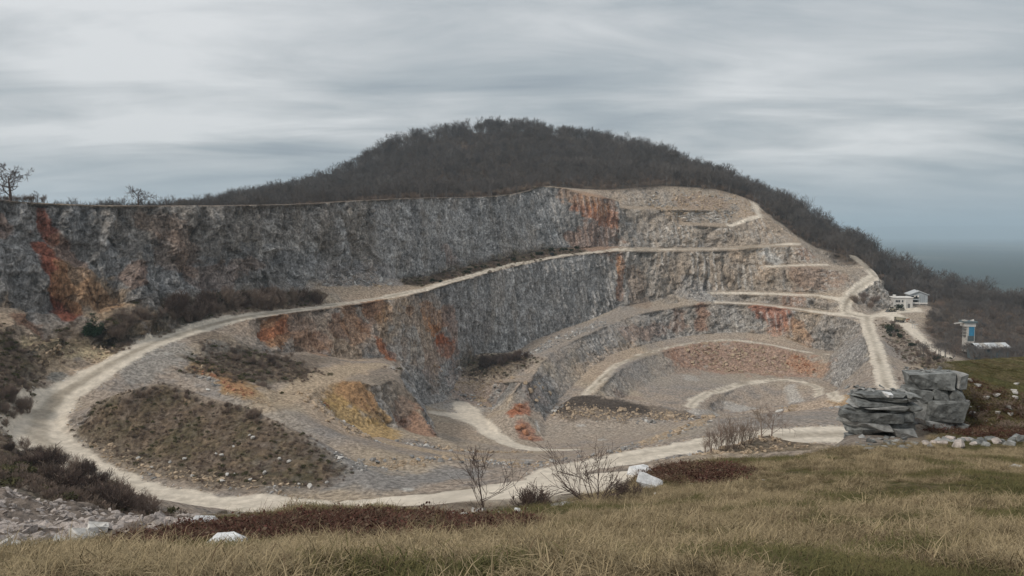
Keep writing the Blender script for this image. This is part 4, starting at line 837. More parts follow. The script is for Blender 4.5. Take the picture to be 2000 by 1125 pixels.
TUFTS = [tuft(500 + i, 120, (.12, .11, .13, .10, .2)[i], .15, 2.1, .0017, M_STRAW) for i in range(5)] + [tuft(510 + i, 100, .085, .14, 1.9, .0017, M_GREEN) for i in range(3)] + [tuft(520 + i, 60, .11, .15, 2.2, .002, M_BROWN) for i in range(2)]
tw = (fm(TURF) > .5) * infr(FC, 1.12) * (FC[:, 1] > 2.6) * (FC[:, 1] < 52) / np.maximum(FC[:, 1], 3) ** 1.25
pg = sample(tw, 30000, rn)
LIT = np.maximum.reduce([stroke([(390,1040,1.0),(480,1042,1.5),(600,1030,1.8),(740,1025,1.8),(850,1030,1.2)], 1, warp=.4), stroke([(1300,925,1.0),(1340,918,1.0),(1390,930,.8)], 1, warp=.4), stroke([(1830,735,.7),(1900,770,1.0),(1990,790,1.0),(2050,800,1)], 1, warp=.5) * .55, stroke([(1850,840,.8),(1960,845,1)], 1, warp=.4) * .8, stroke([(700,1055,.7),(880,1055,.6)], 1, warp=.5) * .6])
FL = fm(LIT)
from mathutils import kdtree as _kd
tv = np.nonzero((TURF > .4) & (V[:, 1] < 55) & (V[:, 1] > 2))[0]; kd = _kd.KDTree(len(tv))
for i, k in enumerate(tv): kd.insert(V[k], i)
kd.balance()
def vmask(mask, pts): return np.array([mask[tv[kd.find(p)[1]]] for p in pts])
lit = vmask(LIT, pg); pat = fbm(pg + 31, 1.6, 3) + .55 * fbm(pg + 7, 5, 2); gr = (pat > .10) | ((pg[:, 0] > 10) & (pg[:, 1] > 26)) | ((pg[:, 0] < 0) & (pg[:, 1] > 8.6) & (rn.random(len(pg)) < .6))
idx = np.where(gr, rn.integers(5, 8, len(pg)), rn.integers(0, 5, len(pg))); idx = np.where((lit > .3) & (rn.random(len(pg)) < .75), rn.integers(5, 8, len(pg)), idx); idx = np.where(rn.random(len(pg)) < .10 + .3 * (lit > .3), rn.integers(8, 10, len(pg)), idx)
keep = (rn.random(len(pg)) > lit * .45) & ((idx > 4) | (fbm(pg + 77, .8, 2) > -.35) | (rn.random(len(pg)) < .4))
sc = rn.uniform(.6, 1.25, len(pg)) * np.clip(1 + .75 * fbm(pg + 12, .7, 2), .45, 1.7) * np.where(pg[:, 1] > 20, .85, 1.0)
windy = 2.2 + 2.5 * fbm(pg + 3, 1.5, 2) + rn.normal(0, 1.2, len(pg))
scatter('grass', pg[keep], sc[keep], TUFTS, 'tussocky dry grass with green patches covering the turf bank', 'grass', rn, .12, idx[keep], rotz=windy[keep])
def leaf_clump(seed):
    rg = random.Random(seed); m = MB()
    for i in range(34):
        o = Vector((rg.gauss(0, .07), rg.gauss(0, .07), abs(rg.gauss(0, .03)))); a = rvec(rg); a.z *= .5; a.normalize(); b = a.orthogonal().normalized(); s_ = rg.uniform(.006, .015)
        m.quad(o - a * s_ * 1.5, o - b * s_, o + a * s_ * 1.5, o + b * s_)
    for i in range(5):
        p = Vector((rg.gauss(0, .06), rg.gauss(0, .06), 0)); q = p + Vector((rg.gauss(0, .1), rg.gauss(0, .1), rg.uniform(.02, .12))); m.tube(p, q, .0025, .0012, 3)
    return m.mesh('leaf_clump', M_LITTER)
pl = sample((fm(TURF) > .3) * infr(FC, 1.1) * (FL > .25) * FL * (FC[:, 1] > 4) * (FC[:, 1] < 40) / np.maximum(FC[:, 1], 3), 4600, rn)
scatter('leaf_litter', pl, rn.uniform(.7, 1.5, len(pl)), [leaf_clump(540 + i) for i in range(4)], 'dark red fallen leaves and runners along the rim of the bank', 'leaves', rn, .2)
# small loose stones
STW = [rock_mesh('stone', 560 + i, M_STONE, 1, .8, .5, 12) for i in range(4)]; STG = [rock_mesh('stone', 570 + i, M_STONEG, 1, .85, .6, 12) for i in range(3)]; STT = [rock_mesh('stone', 580 + i, M_STONET, 1, .85, .6, 12) for i in range(3)]; STR = [rock_mesh('stone', 590 + i, M_STONER, 1, .85, .6, 12) for i in range(2)]
pe = sample((fm(TURF) > .3) * infr(FC, 1.1) * (FC[:, 1] > 4) * (FC[:, 1] < 30) * (.012 + FL) / np.maximum(FC[:, 1], 3), 900, rn)
scatter('pebbles', pe, rn.uniform(.012, .05, len(pe)), STW, 'small pale stones scattered through leaves and grass on the bank', 'stones', rn, .3)
ls = fm(LSCREE) * (FC[:, 1] > 8) * infr(FC, 1.08); psr = sample(ls / np.maximum(FC[:, 1], 8) ** 1.2, 2600, rn)
M_SCREE = simple('scree_stone', (0.40, 0.35, 0.32), var=.35, scale=5, bump=.5); STS = [rock_mesh('stone', 595 + i, M_SCREE, 1, .8, .45, 12) for i in range(4)]
scatter('scree', psr, rn.uniform(.04, .16, len(psr)) * (1 + psr[:, 1] / 40), STS, 'pale loose scree on the slope below the turf bank', 'scree', rn, .4)
def near_rock(px, py, sx, sy, sz, mat, label, seed, rz=0.0, slab=False, group=None, tilt=(0, 0), lift=.25, sub=2, d=None):
    p = seat(px, py) if d is None else P(px, py, d); me = rock_mesh('rock', seed, mat, sx, sy, sz, 22, sub, .05, slab)
    o = bpy.data.objects.new('rock', me); COL.objects.link(o); o.location = p + Vector((0, 0, sz * lift)); o.rotation_euler = (tilt[0], tilt[1], rz); return props(o, label, 'rock', group)
near_rock(396, 1022, .22, .17, .11, M_STONEW, 'bright white rock among red leaves at the rim of the bank', 601, .3, tilt=(.25, .1)); near_rock(447, 1068, .25, .18, .10, M_STONEW, 'flat bluish white slab half buried between red leaves and grass', 602, .2, tilt=(.3, .15))
near_rock(1248, 925, .26, .2, .12, M_STONEW, 'white layered rock at the top of the leaf bank behind the bare shrub', 603, .1, True); near_rock(1270, 950, .30, .22, .12, M_STONEW, 'long white slab tilted below the white layered rock', 604, -.3, True, tilt=(.3, .25))
near_rock(1010, 1002, .09, .07, .07, M_STONEW, 'small white stone at the grass edge beside the bare sapling', 605); near_rock(1500, 1065, .09, .07, .05, M_STONE, 'pale stone lying in the open dry grass', 606)
near_rock(1983, 915, .14, .1, .08, M_STONE, 'grey stone in the grass below the ledge of broken slabs', 609); near_rock(1095, 990, .2, .12, .05, M_STONE, 'flat grey slab under the bare spreading shrub', 611, .2, True)
for i, (px, py, s_) in enumerate(((118,1062,.13),(140,1055,.16),(160,1052,.2),(178,1045,.24),(190,1040,.2),(150,1062,.13),(172,1063,.12),(240,1058,.13),(262,1058,.08),(305,1045,.13),(100,1068,.1),(80,1066,.1),(60,1072,.09),(20,1075,.16),(5,1078,.2),(330,1050,.07))):
    near_rock(px, py, s_, s_ * .75, s_ * .5, M_STONE, ('large' if s_ > .15 else 'middling' if s_ > .11 else 'small') + ' pale broken rock in the heap at the edge of the scree slope', 620 + i, i * 1.3, i % 2 == 0, 'broken rocks beside the scree', (.3 * math.sin(i), .4 * math.cos(i * 2)))
for i, (px, py, s_) in enumerate(((470,1010,.07),(490,1012,.09),(485,1022,.07),(505,1020,.06),(545,1006,.05),(455,1034,.05),(620,1012,.05),(635,1014,.04),(478,1020,.10),(430,1035,.06),(560,1040,.04),(700,1060,.04),(720,1070,.05))):
    near_rock(px, py, s_, s_ * .7, s_ * .4, M_STONEW, 'small white stone lying among the dark red leaves', 650 + i, i * 1.1, False, 'white stones among the red leaves', sub=1)
for i, (px, py, s_) in enumerate(((870,1002,.07),(885,1008,.1),(905,1005,.08),(925,998,.09),(940,1000,.11),(955,1006,.08),(975,1004,.07),(898,1015,.06),(1030,995,.06),(1060,990,.08),(1075,986,.07),(1120,984,.08))):
    near_rock(px, py, s_, s_ * .75, s_ * .5, M_STONE, 'pale stone on the crumbling edge around the bare sapling', 670 + i, i * 1.7, False, 'stones on the crumbling edge', sub=1)
# layered outcrops at the end of the bank: every slab is a piece
def outcrop(label, d, px0, px1, pyb, pyt, depth, seed, mats, layers, overhang, lean=0.0):
    rg = random.Random(seed); a = P(px0, pyb, d); b = P(px1, pyb, d); top = P(px0, pyt, d).z; W = b.x - a.x; H = top - a.z
    r_ = empty('rock_outcrop', Vector(((a.x + b.x) / 2, d + depth * .4, a.z)), 0, label=label, cat='rock outcrop'); z = -.25
    me = rock_mesh('rock_core', seed + 900, mats[0], W * .36, depth * .30, H * .46, 30, 3, .06); o = bpy.data.objects.new('rock_core', me); COL.objects.link(o); o.parent = r_; o.location = (W * .03, depth * .25, H * .44)
    hs = [rg.uniform(.5, 1.5) for _ in range(layers)]; t_ = sum(hs)
    for i in range(layers):
        h = hs[i] / t_ * (H + .25); f = (z + h * .5) / H; x = -W / 2 + overhang(f) * W; xe = W / 2 - rg.uniform(0, .06) * W - lean * f * W
        while x < xe - .12:
            w = min(rg.uniform(.35, 1.05) * W * .8, xe - x); dy = rg.uniform(-.10, .10)
            me = rock_mesh('slab', rg.randrange(10 ** 6), rg.choice(mats), w * .56, depth * .32, h * .60, 30, 3, .05, True)
            o = bpy.data.objects.new('slab', me); COL.objects.link(o); o.parent = r_; o.location = (x + w / 2, -depth * .12 + dy, z + h / 2); o.rotation_euler = (rg.gauss(0, .05), rg.gauss(.03, .03), rg.gauss(0, .09)); x += w * rg.uniform(.9, 1.0)
        z += h
    for i in range(26):                                   # loose plates on top
        s_ = rg.uniform(.04, .13); me = rock_mesh('plate', rg.randrange(10 ** 6), rg.choice(mats[1:]), s_, s_ * .8, s_ * .3, 12, 0, 0, True); o = bpy.data.objects.new('plate', me); COL.objects.link(o); o.parent = r_
        o.location = (rg.uniform(-.36, .36) * W - lean * .3 * W, rg.uniform(-.2, .35) * depth, H + rg.uniform(-.03, .07)); o.rotation_euler = (rg.gauss(0, .2), rg.gauss(0, .2), rg.uniform(0, 6))
    return r_
outcrop('layered grey slate outcrop overhanging the quarry at the end of the bank', 23.6, 1658, 1796, 866, 772, 1.7, 71, [M_SLATE, M_SLATE, M_SLATE, M_SLATEP], 11, lambda f: .10 - .12 * math.exp(-((f - .5) / .22) ** 2) + .10 * max(0, f - .7) * 3)
outcrop('tall cracked grey rock face under the grass knoll', 25.0, 1776, 1890, 858, 732, 1.6, 72, [M_SLATE, M_SLATE, M_SLATE, M_SLATEP], 5, lambda f: .0 + .05 * f)
rg = random.Random(9)
for i in range(34):
    px = rg.uniform(1672, 1800); s_ = rg.uniform(.05, .15); near_rock(px, rg.uniform(852, 880), s_, s_ * .8, s_ * .4, M_SLATEP if i % 3 else M_SLATE, ('large ' if s_ > .1 else 'small ') + ('light' if i % 3 else 'dark') + ' broken slate piece in the rubble at the foot of the slate outcrop', 700 + i, rg.uniform(0, 6), i % 2 == 0, 'slate rubble below the outcrop', (rg.gauss(0, .3), rg.gauss(0, .3)), sub=0)
near_rock(1735, 772, .17, .14, .06, M_STONEW, 'bright white plate lying on top of the slate outcrop', 760, .4, True, tilt=(.25, .1), d=23.0, sub=0)
for i in range(26):
    px = 1810 + i * 7.6; s_ = rg.uniform(.11, .24); near_rock(px, 868 + rg.uniform(-8, 8) - .02 * (px - 1800), s_, s_ * .9, s_ * rg.uniform(.5, .9), M_SLATE if px > 1900 and i % 3 else (M_SCREE, M_SLATEP)[i % 2], ('large ' if s_ > .175 else 'small ') + ('dark grey' if px > 1900 and i % 3 else ('pinkish pale', 'light grey')[i % 2]) + ' broken slab in the low ledge between the grass and the knoll', 770 + i, rg.uniform(0, 6), False, 'slabs of the low ledge', (rg.gauss(0, .2), rg.gauss(0, .2)), sub=1)
for i in range(16):
    near_rock(rg.uniform(1795, 1990), rg.uniform(738, 812), rg.uniform(.06, .16), .1, .05, M_STONE, 'pale stone poking out of the brambles on the knoll', 800 + i, rg.uniform(0, 6), True, 'stones in the knoll brambles', sub=0)
# shrubs on the bank
def shrub(name, label, px, py, mesh_mb, mat, s=1.0, rz=0.0, d=None, cat='shrub', group=None):
    p = seat(px, py) if d is None else P(px, py, d); o = mesh_mb.build(name, mat); o.location = p; o.scale = (s, s, s); o.rotation_euler = (0, 0, rz); return props(o, label, cat, group)
def spread_shrub(seed):
    rg = random.Random(seed); m = MB()
    for a, el, L, r0 in ((3.0, .55, .95, .02), (3.3, .9, .7, .014), (2.2, 1.1, .75, .018), (1.2, 1.25, .7, .02), (.4, .8, .7, .016), (5.6, .9, .6, .014), (3.7, .35, 1.0, .018), (.1, 1.2, .6, .014), (4.5, 1.2, .6, .012), (2.9, .75, 1.0, .016)):
        grow(m, rg, Vector((0, 0, -.05)), Vector((math.cos(a) * math.cos(el), math.sin(a) * math.cos(el), math.sin(el))), L, r0, 2, .05, (5, 5), .22, .0035, .8)
    return m
shrub('shrub', 'dark leafless shrub spreading low over the edge of the grass', 1165, 985, spread_shrub(31), M_DARKTWIG, .95)
T, Cn = bare_tree(33, h=1.35, tr=.016, fork=.12, nl=12, lvl=2, sub=(3, 4), limb=.42, up=.15, wob=.16, rmin=.0032, lean=.04)
r_ = empty('sapling', seat(945, 995), 0, label='slender leafless sapling on the crumbling stony edge', cat='sapling'); T.build('stem', M_DARKTWIG, r_); Cn.build('branches', M_DARKTWIG, r_)
shrub('bramble', 'dome of brown brambles between the sapling and the spreading shrub', 1045, 992, bare_bush(35, h=.50, w=.75, stems=46, lvl=2, sub=(4, 4), rmin=.0035, r0=.007), M_DARKTWIG, 1.0)
shrub('bramble', 'brown brambles around the white slab behind the spreading shrub', 1225, 970, bare_bush(36, h=.42, w=.6, stems=34, lvl=2, sub=(4, 4), rmin=.0035, r0=.007), M_DARKTWIG)
for i, (px, py) in enumerate(((1910,770),(1950,790),(1990,800),(1900,810),(1940,825),(1980,835),(1860,830),(2010,780))):
    shrub('bramble', 'tangled brown bramble on the slope of the grass knoll', px, py, bare_bush(370 + i, h=.38, w=.9, stems=30, lvl=2, sub=(4, 3), rmin=.004, r0=.008, up=.0), M_TWIG, 1.15, group='brambles on the knoll')
for i, px in enumerate((488, 502, 424, 440, 520, 535, 655, 665, 540, 760)):
    T, Cn = bare_tree(380 + i, h=.32, tr=.003, fork=.35, nl=5, lvl=0, sub=(), limb=.22, up=.1, wob=.1, rmin=.0016); T.v, T.f = T.v + Cn.v, T.f + [tuple(k + len(T.v) for k in f) for f in Cn.f]
    shrub('dry_stalk', 'thin dry seed stalk standing among the red leaves at the rim', px, 1000 if px > 450 else 1012, T, M_BROWN, random.uniform(.7, 1.2), group='dry stalks at the rim', cat='plant')
# shrubs and small trees on the mound
for i, (px, py, h) in enumerate(((1390,884,.9),(1405,882,1.15),(1420,880,1.3),(1436,876,1.3),(1450,872,1.1),(1462,868,1.0),(1378,886,.7))):
    shrub('thicket_bush', 'tall bare bush in the clump on the stony mound beside the road', px, py, bare_bush(400 + i, h=2.6, w=1.3, stems=9, lvl=2, sub=(4, 4), rmin=.010, r0=.032, up=.2), M_TWIG, h, group='bushes on the stony mound', cat='bush')
for i, (px, py, nm) in enumerate(((1488, 856, 'small spreading leafless tree on the top of the stony mound'), (1507, 853, 'leafless tree with bent trunk on the crest of the stony mound'))):
    T, Cn = bare_tree(411 + i, h=3.0, tr=.07, fork=.2, nl=9, lvl=2, sub=(4, 5), limb=.55, up=.05, wob=.25, rmin=.011); tree_thing('small_tree', nm, T, Cn, seat(px, py), M_TWIG, M_TWIG)
# ---------------------------------------------------------------- rubble and boulders in the quarry
RB = np.maximum.reduce([stroke(p, 3, warp=.4) for p in (
 [(820,905,2.2),(880,897,2.8),(960,902,2.6),(1000,910,2.4),(1080,903,2.6),(1180,890,3),(1250,868,3.2),(1330,840,3),(1380,818,3)], [(800,868,2.5),(850,874,2.5),(940,883,2),(1030,884,1.6)], [(606,768,3),(640,800,4),(690,840,4),(735,862,2.5)], [(870,740,6),(930,755,7),(960,770,6)], [(700,905,4),(760,905,4)], [(1370,690,7),(1480,700,9),(1560,712,7)], [(1330,880,3),(1400,886,3),(1460,872,4),(1500,862,3)], [(380,720,2),(450,760,2.5),(520,790,2)], [(160,875,2),(260,905,2.2),(400,940,2.2),(560,955,2)], [(640,545,3),(740,548,4)], [(1000,700,4),(1100,660,4),(1180,630,4)], [(1090,800,4),(1200,812,4),(1330,815,4)], [(1360,575,7),(1400,582,4)], [(90,695,3),(200,690,3)], [(1300,400,12),(1430,400,12)], [(1540,800,3),(1640,795,4)])])
rf = fm(RB) * (fm(ROAD) < .3) * infr(FC, 1.05) * (FC[:, 1] > 60); pr = sample(rf / np.maximum(FC[:, 1], 60), 6500, rn)
def kd_far(pts):                                    # stone colour follows the ground it fell from
    q = np.array([np.argmin(((VS[a:b, :2] - p[:2]) ** 2).sum(1)) + a if b > a else a for p, a, b in ((p, *np.searchsorted(YV, (p[1] - 1.5, p[1] + 1.5))) for p in pts)]); return YO[np.minimum(q, nV - 1)]
cc = col[kd_far(pr)]; sat = (cc.max(1) - cc.min(1)) / cc.max(1); ix = np.where(sat > .58, rn.integers(10, 12, len(pr)), np.where(sat > .33, rn.integers(7, 10, len(pr)), np.where(rn.random(len(pr)) < .35, rn.integers(0, 4, len(pr)), rn.integers(4, 7, len(pr)))))
scatter('rubble', pr + [0, 0, .05], np.clip(rn.lognormal(-1.15, .5, len(pr)), .12, 1.0) * np.clip(pr[:, 1] / 170, .6, 1.5), STW + STG + STT + STR, 'loose broken rubble on the berms and slopes of the quarry', 'rubble', rn, .4, ix)
BIG = {'W': [rock_mesh('boulder', 820 + i, M_STONE, 1, .8, .65, 18) for i in range(3)], 'G': [rock_mesh('boulder', 830 + i, M_STONEG, 1, .85, .7, 18) for i in range(3)], 'T': [rock_mesh('boulder', 840 + i, M_STONET, 1, .85, .7, 18) for i in range(3)], 'R': [rock_mesh('boulder', 850 + i, M_STONER, 1, .85, .7, 18) for i in range(2)]}
def boulders(pts, k, lab, grp, s=(.5, .9), jit=4):
    for px, py in pts:
        p = seat(px + rg.uniform(-jit, jit), py + rg.uniform(-jit * .4, jit * .4)); q = rg.uniform(*s); o = bpy.data.objects.new('boulder', rg.choice(BIG[k])); COL.objects.link(o); o.location = p + Vector((0, 0, q * .3)); o.rotation_euler = (rg.gauss(0, .3), rg.gauss(0, .3), rg.uniform(0, 6)); o.scale = (q, q, q); props(o, lab, 'boulder', grp)
boulders([(300,915),(335,905),(357,900),(425,888),(430,893),(457,870),(487,852),(492,857),(545,898),(560,902),(605,953),(588,948),(437,940),(490,938),(443,928),(520,925),(640,942),(460,925),(380,930),(270,895)], 'W', 'pale boulder lying on the brown face of the spoil mound', 'boulders on the spoil mound', (.35, .62))
boulders([(712,898),(722,897),(730,900),(750,903),(770,899),(800,896),(815,899),(832,897),(845,900),(860,902),(880,899),(900,903),(930,904),(960,906),(700,903),(740,906)], 'G', 'grey boulder in the rubble bank between the mound and the pit', 'boulders of the rubble bank', (.45, .8))
boulders([(1100,898),(1130,895),(1160,892),(1190,886),(1215,878),(1235,870),(1255,865),(1245,875),(1280,858),(1310,846),(1345,832),(1060,905),(1030,908)], 'G', 'grey boulder on the long berm beside the near road', 'boulders on the long berm', (.45, .85))
boulders([(590,770),(600,785),(615,795),(630,805),(645,815),(660,825),(675,838),(690,845),(710,852),(605,775),(640,822),(585,765)], 'T', 'tan boulder in the spill beside the ochre hollow', 'boulders of the tan spill', (.4, .8))
boulders([(1040,748),(1050,745),(1035,755),(1060,755),(1070,765),(1055,765),(1045,775),(1030,745)], 'T', 'angular block on the top of the rock nose', 'blocks on the rock nose', (.8, 1.4))
boulders([(1008,800),(1018,795),(1025,835),(1030,848),(1035,858),(1015,838)], 'R', 'rust red block on the front of the rock nose', 'red blocks on the rock nose', (.9, 1.5))
boulders([(690,540),(640,548),(755,548),(600,552),(720,552)], 'W', 'pale boulder on the bench at the foot of the grey cliff', 'boulders on the upper bench', (.5, .9))
boulders([(810,862),(835,868),(870,878),(905,882),(960,885),(1000,886),(855,872),(1030,884)], 'T', 'tan boulder on the inner berm of the pale pit floor', 'boulders on the inner berm', (.4, .7))
fR = fm(ROAD); pe_ = sample(((fR > .08) & (fR < .55)) * infr(FC, 1.05) * (FC[:, 1] > 90) / np.maximum(FC[:, 1], 90), 2600, rn)
scatter('road_edge_stones', pe_, rn.uniform(.08, .28, len(pe_)), STT + STG[:1] + STW[:2], 'small loose stones thrown up along the edges of the dirt roads', 'stones', rn, .4)
# ---------------------------------------------------------------- quarry buildings
M_WHITE = simple('white_render', (0.62, 0.60, 0.57), var=.12, scale=1.2); M_GREYW = simple('sheet_grey', (0.40, 0.43, 0.45), var=.12, scale=1.5, rough=.6); M_ROOF = simple('roof_sheet', (0.55, 0.57, 0.58), var=.12, scale=1.2, rough=.5); M_DARK = simple('dark_opening', (0.02, 0.022, 0.025), var=.2); M_GLASS = simple('window_glass', (0.03, 0.035, 0.04), var=.2, rough=.15, spec=.5)
M_CONC = simple('concrete', (0.42, 0.40, 0.37), var=.25, scale=1.5); M_BLUE = simple('blue_sheet', (0.05, 0.25, 0.42), var=.2, scale=1.2, rough=.6); M_TEAL = simple('teal_sheet', (0.11, 0.14, 0.15), var=.25, rough=.6); M_YEL = simple('machine_paint', (0.30, 0.27, 0.20), var=.3, scale=3, rough=.6); M_TYRE = simple('tyre_rubber', (.03, .03, .03)); M_STEEL = simple('steel_dark', (.12, .12, .12), rough=.5)
def part(parent, name, mat, boxes, extra=None):
    m = MB()
    for b in boxes: m.box(*b)
    if extra: extra(m)
    return m.build(name, mat, parent)
D = 386.0; K = D / F
a = P(1763.5, 606, D); gzz = min(gz(a.x + q, a.y) for q in (-4, 0, 4)); b_ = empty('office_building', Vector((a.x, D, gzz)), -.18, label='white two storey flat roofed building with a row of small windows', cat='building'); top = P(1763, 582, D).z - gzz; hw = 17.5 * K
part(b_, 'wall', M_WHITE, [(-hw, hw, 0, 7, -1, top)]); rf_ = part(b_, 'roof', M_WHITE, [(-hw - .35, hw + .3, -.35, 7.3, top, top + .35)]); part(rf_, 'chimney', M_WHITE, [(-hw + .1, -hw + 1.3, 1.2, 2.4, top + .35, top + 1.5)])
for x in (6.0, 7.6): part(rf_, 'roof_vent', M_WHITE, [(x - .3, x + .3, 2, 2.6, top + .35, top + 1.3)])
for x in (-hw + 1.2, -hw + 1.95, -hw + 2.7, -hw + 4.2):
    w_ = part(b_, 'window', M_STEEL, [(x - .3, x + .3, -.06, .04, top - 2.2, top - 1.1)]); part(w_, 'pane', M_GLASS, [(x - .23, x + .23, -.075, -.05, top - 2.12, top - 1.18)])
part(b_, 'door', M_STEEL, [(2.2, 3.2, -.06, .04, .2, 2.2)]); part(b_, 'pilaster', M_WHITE, [(hw * .12, hw * .3, -.5, -.002, -1, top - 1.2)])
D2 = 392.0; K2 = D2 / F; a = P(1793.5, 606, D2); g2 = gz(a.x, a.y); s_ = empty('gabled_shed', Vector((a.x, D2, g2)), -.22, label='grey gabled crusher shed with open dark front on a concrete base', cat='building'); z1 = P(1793, 591, D2).z - g2; z2 = P(1793, 576, D2).z - g2; z3 = P(1793, 569.5, D2).z - g2; hw = 16 * K2
part(s_, 'base', M_CONC, [(-hw + .2, hw - .4, .3, 8, -2, z1 - .6)]); part(s_, 'floor_slab', M_WHITE, [(-hw - .2, hw, -.2, 8.2, z1 - .6, z1)])
part(s_, 'wall', M_GREYW, [(-hw, -hw + .6, 0, 8, z1, z2), (.3, hw, 0, 8, z1, z2), (-hw + .6, .3, 3, 8, z1, z2), (-hw + .6, .3, 0, .3, z2 - .6, z2), (-hw + .6, .3, 0, .3, z1 + 1.3, z1 + 1.9)], lambda m: m.prism([(-hw, z2 + .003), (hw, z2 + .003), (0, z3)], .05, 8)); part(s_, 'shade_panel', M_DARK, [(-hw + .61, .29, 2.9, 2.99, z1, z2 - .01)])  # near-black sheet before the back wall stands in for shade inside the opening
rf_ = part(s_, 'roof', M_ROOF, [], lambda m: (m.prism([(-hw - .6, z2 - .15), (0, z3 + .12), (0, z3 + .5), (-hw - .6, z2 + .22)], -.6, 8.6), m.prism([(0.003, z3 + .12), (hw + .6, z2 - .15), (hw + .6, z2 + .22), (0.003, z3 + .5)], -.6, 8.6))); part(rf_, 'ridge_vent', M_STEEL, [(-.4, .3, 3, 4, z3 + .45, z3 + 1.1)])
for x in (.9, 1.8, 2.5): part(s_, 'cladding_seam', M_TEAL, [(x, x + .12, -.04, -.003, z1 + .02, z2 - .1)])
for x in (-hw + .5, 0.2, hw - .9): part(s_, 'column', M_CONC, [(x, x + .5, -.1, .28, -2, z1 - .62)])
bush(1756, 606, 1.9, 1.8, EVER[0], 'dark evergreen shrub against the white two storey building', None, d=381)
D3 = 306.0; K3 = D3 / F; a = P(1894.5, 668, D3); g3 = a.z - 4; t_ = empty('silo_tower', Vector((a.x, D3, g3)), -.1, label='slender tower with a bright blue panel and flat teal roof in the wood', cat='tower'); Z = lambda py: P(1894, py, D3).z - g3; hw = 9.3 * K3
part(t_, 'shaft', M_CONC, [(-hw + .5, hw - .2, 0, 3.6, 0, Z(638))]); part(t_, 'head_wall', M_WHITE, [(-hw - .3, hw, -.25, 3.9, Z(638), Z(631))]); rf_ = part(t_, 'roof', M_TEAL, [(-hw - .8, hw + .5, -.7, 4.3, Z(631), Z(627.5))]); part(rf_, 'roof_hatch', M_CONC, [(-hw - .7, -hw + .6, 0, 2, Z(627.5), Z(625.5))])
for x, r_ in ((.6, .28), (1.3, .38)): part(rf_, 'dome_vent', M_WHITE, [], lambda m: (m.tube(Vector((x, 1, Z(627.5))), Vector((x, 1, Z(627.5) + r_)), r_, r_, 8), m.tube(Vector((x, 1, Z(627.5) + r_)), Vector((x, 1, Z(627.5) + 2 * r_)), r_, .05, 8, True)))
part(t_, 'blue_panel', M_BLUE, [(-hw + 1.3, hw - .45, -.12, -.003, Z(656), Z(638.4))]); part(t_, 'lower_panel', M_TEAL, [(-hw + .9, hw - .5, -.1, -.003, Z(666), Z(656.3))])
for py in (644, 650, 656): part(t_, 'platform', M_STEEL, [(-hw - .3, -hw + .45, .2, 3, Z(py), Z(py) + .15)])
part(t_, 'conveyor', M_CONC, [], lambda m: m.prism([(-hw - 3.6, Z(634)), (-hw - .82, Z(632)), (-hw - .82, Z(630.3)), (-hw - 3.6, Z(632.4))], .8, 2.2)); part(t_, 'downpipe', M_STEEL, [(hw + .1, hw + .25, .2, .35, 0, Z(640))])
D4 = 292.0; K4 = D4 / F; a = P(1942, 680, D4); g4 = a.z - 3.2; l_ = empty('low_hall', Vector((a.x, D4, g4)), .12, label='long low hall with pale sheet roof beside the blue panelled tower', cat='building'); hw = 36 * K4; zt = P(1942, 671.5, D4).z - g4; zb = 3.2
part(l_, 'wall', M_TEAL, [(-hw + .5, hw - .8, 0, 6, -1.5, zb - .1)])
for i in range(6):
    x0 = -hw + i * 2 * hw / 6; part(l_, 'roof_sheet', (M_ROOF, M_CONC, M_ROOF)[i % 3] if i < 5 else M_ROOF, [], lambda m: m.prism([(x0, zb), (x0 + hw / 3 - .03, zb), (x0 + hw / 3 - .03, zb + .12), (x0, zb + .12)], -.6, -.59) if False else (m.quad(Vector((x0, -.7, zb)), Vector((x0 + hw / 3 - .04, -.7, zb)), Vector((x0 + hw / 3 - .04, 3, zt)), Vector((x0, 3, zt))), m.quad(Vector((x0, 3, zt)), Vector((x0 + hw / 3 - .04, 3, zt)), Vector((x0 + hw / 3 - .04, 6.7, zb)), Vector((x0, 6.7, zb))), m.quad(Vector((x0, -.7, zb)), Vector((x0, -.7, zb - .15)), Vector((x0 + hw / 3 - .04, -.7, zb - .15)), Vector((x0 + hw / 3 - .04, -.7, zb)))))
for i in range(46):
    px = rg.uniform(1795, 2010); d_ = rg.uniform(272, 289); q = P(px, 704, d_); o = bpy.data.objects.new('bare_tree', rg.choice(trees)); COL.objects.link(o); k_ = rg.uniform(.42, .62) * (.8 if px > 1905 else 1.0); o.location = (q.x, q.y, P(px, 676 if px > 1900 else 668, d_).z - 9.4 * k_); o.scale = (k_ * 1.25, k_ * 1.25, k_); o.rotation_euler = (0, 0, rg.uniform(0, 6))
    props(o, 'low leafless tree in front of the blue panelled tower and the low hall', 'tree', 'low trees in front of the tower')
f_ = empty('concrete_frame', seat(1786, 642) + Vector((0, 0, 0)), 0, label='small pale concrete doorway frame beside the right road', cat='frame')
part(f_, 'post', M_WHITE, [(-1.0, -.7, 0, .4, -.3, 1.9)]); part(f_, 'post', M_WHITE, [(.1, .35, 0, .4, -.3, 1.9)]); part(f_, 'lintel', M_WHITE, [(-1.1, 1.3, -.05, .45, 1.9, 2.15)])
for px, py, d, h, lb in ((1845, 700, 292, 11, 'tall thin utility pole at the lower end of the right road'), (1916, 662, 303, 5.5, 'short lamp pole right of the blue panelled tower')):
    p = P(px, py, d); e_ = empty('utility_pole', Vector((p.x, p.y, p.z - 1)), 0, label=lb, cat='pole'); part(e_, 'mast', M_STEEL, [], lambda m: m.tube(Vector((0, 0, 0)), Vector((0, 0, h)), .11, .08, 6, True)); part(e_, 'crossarm', M_STEEL, [(-.7, .7, -.06, .06, h - .5, h - .36)])
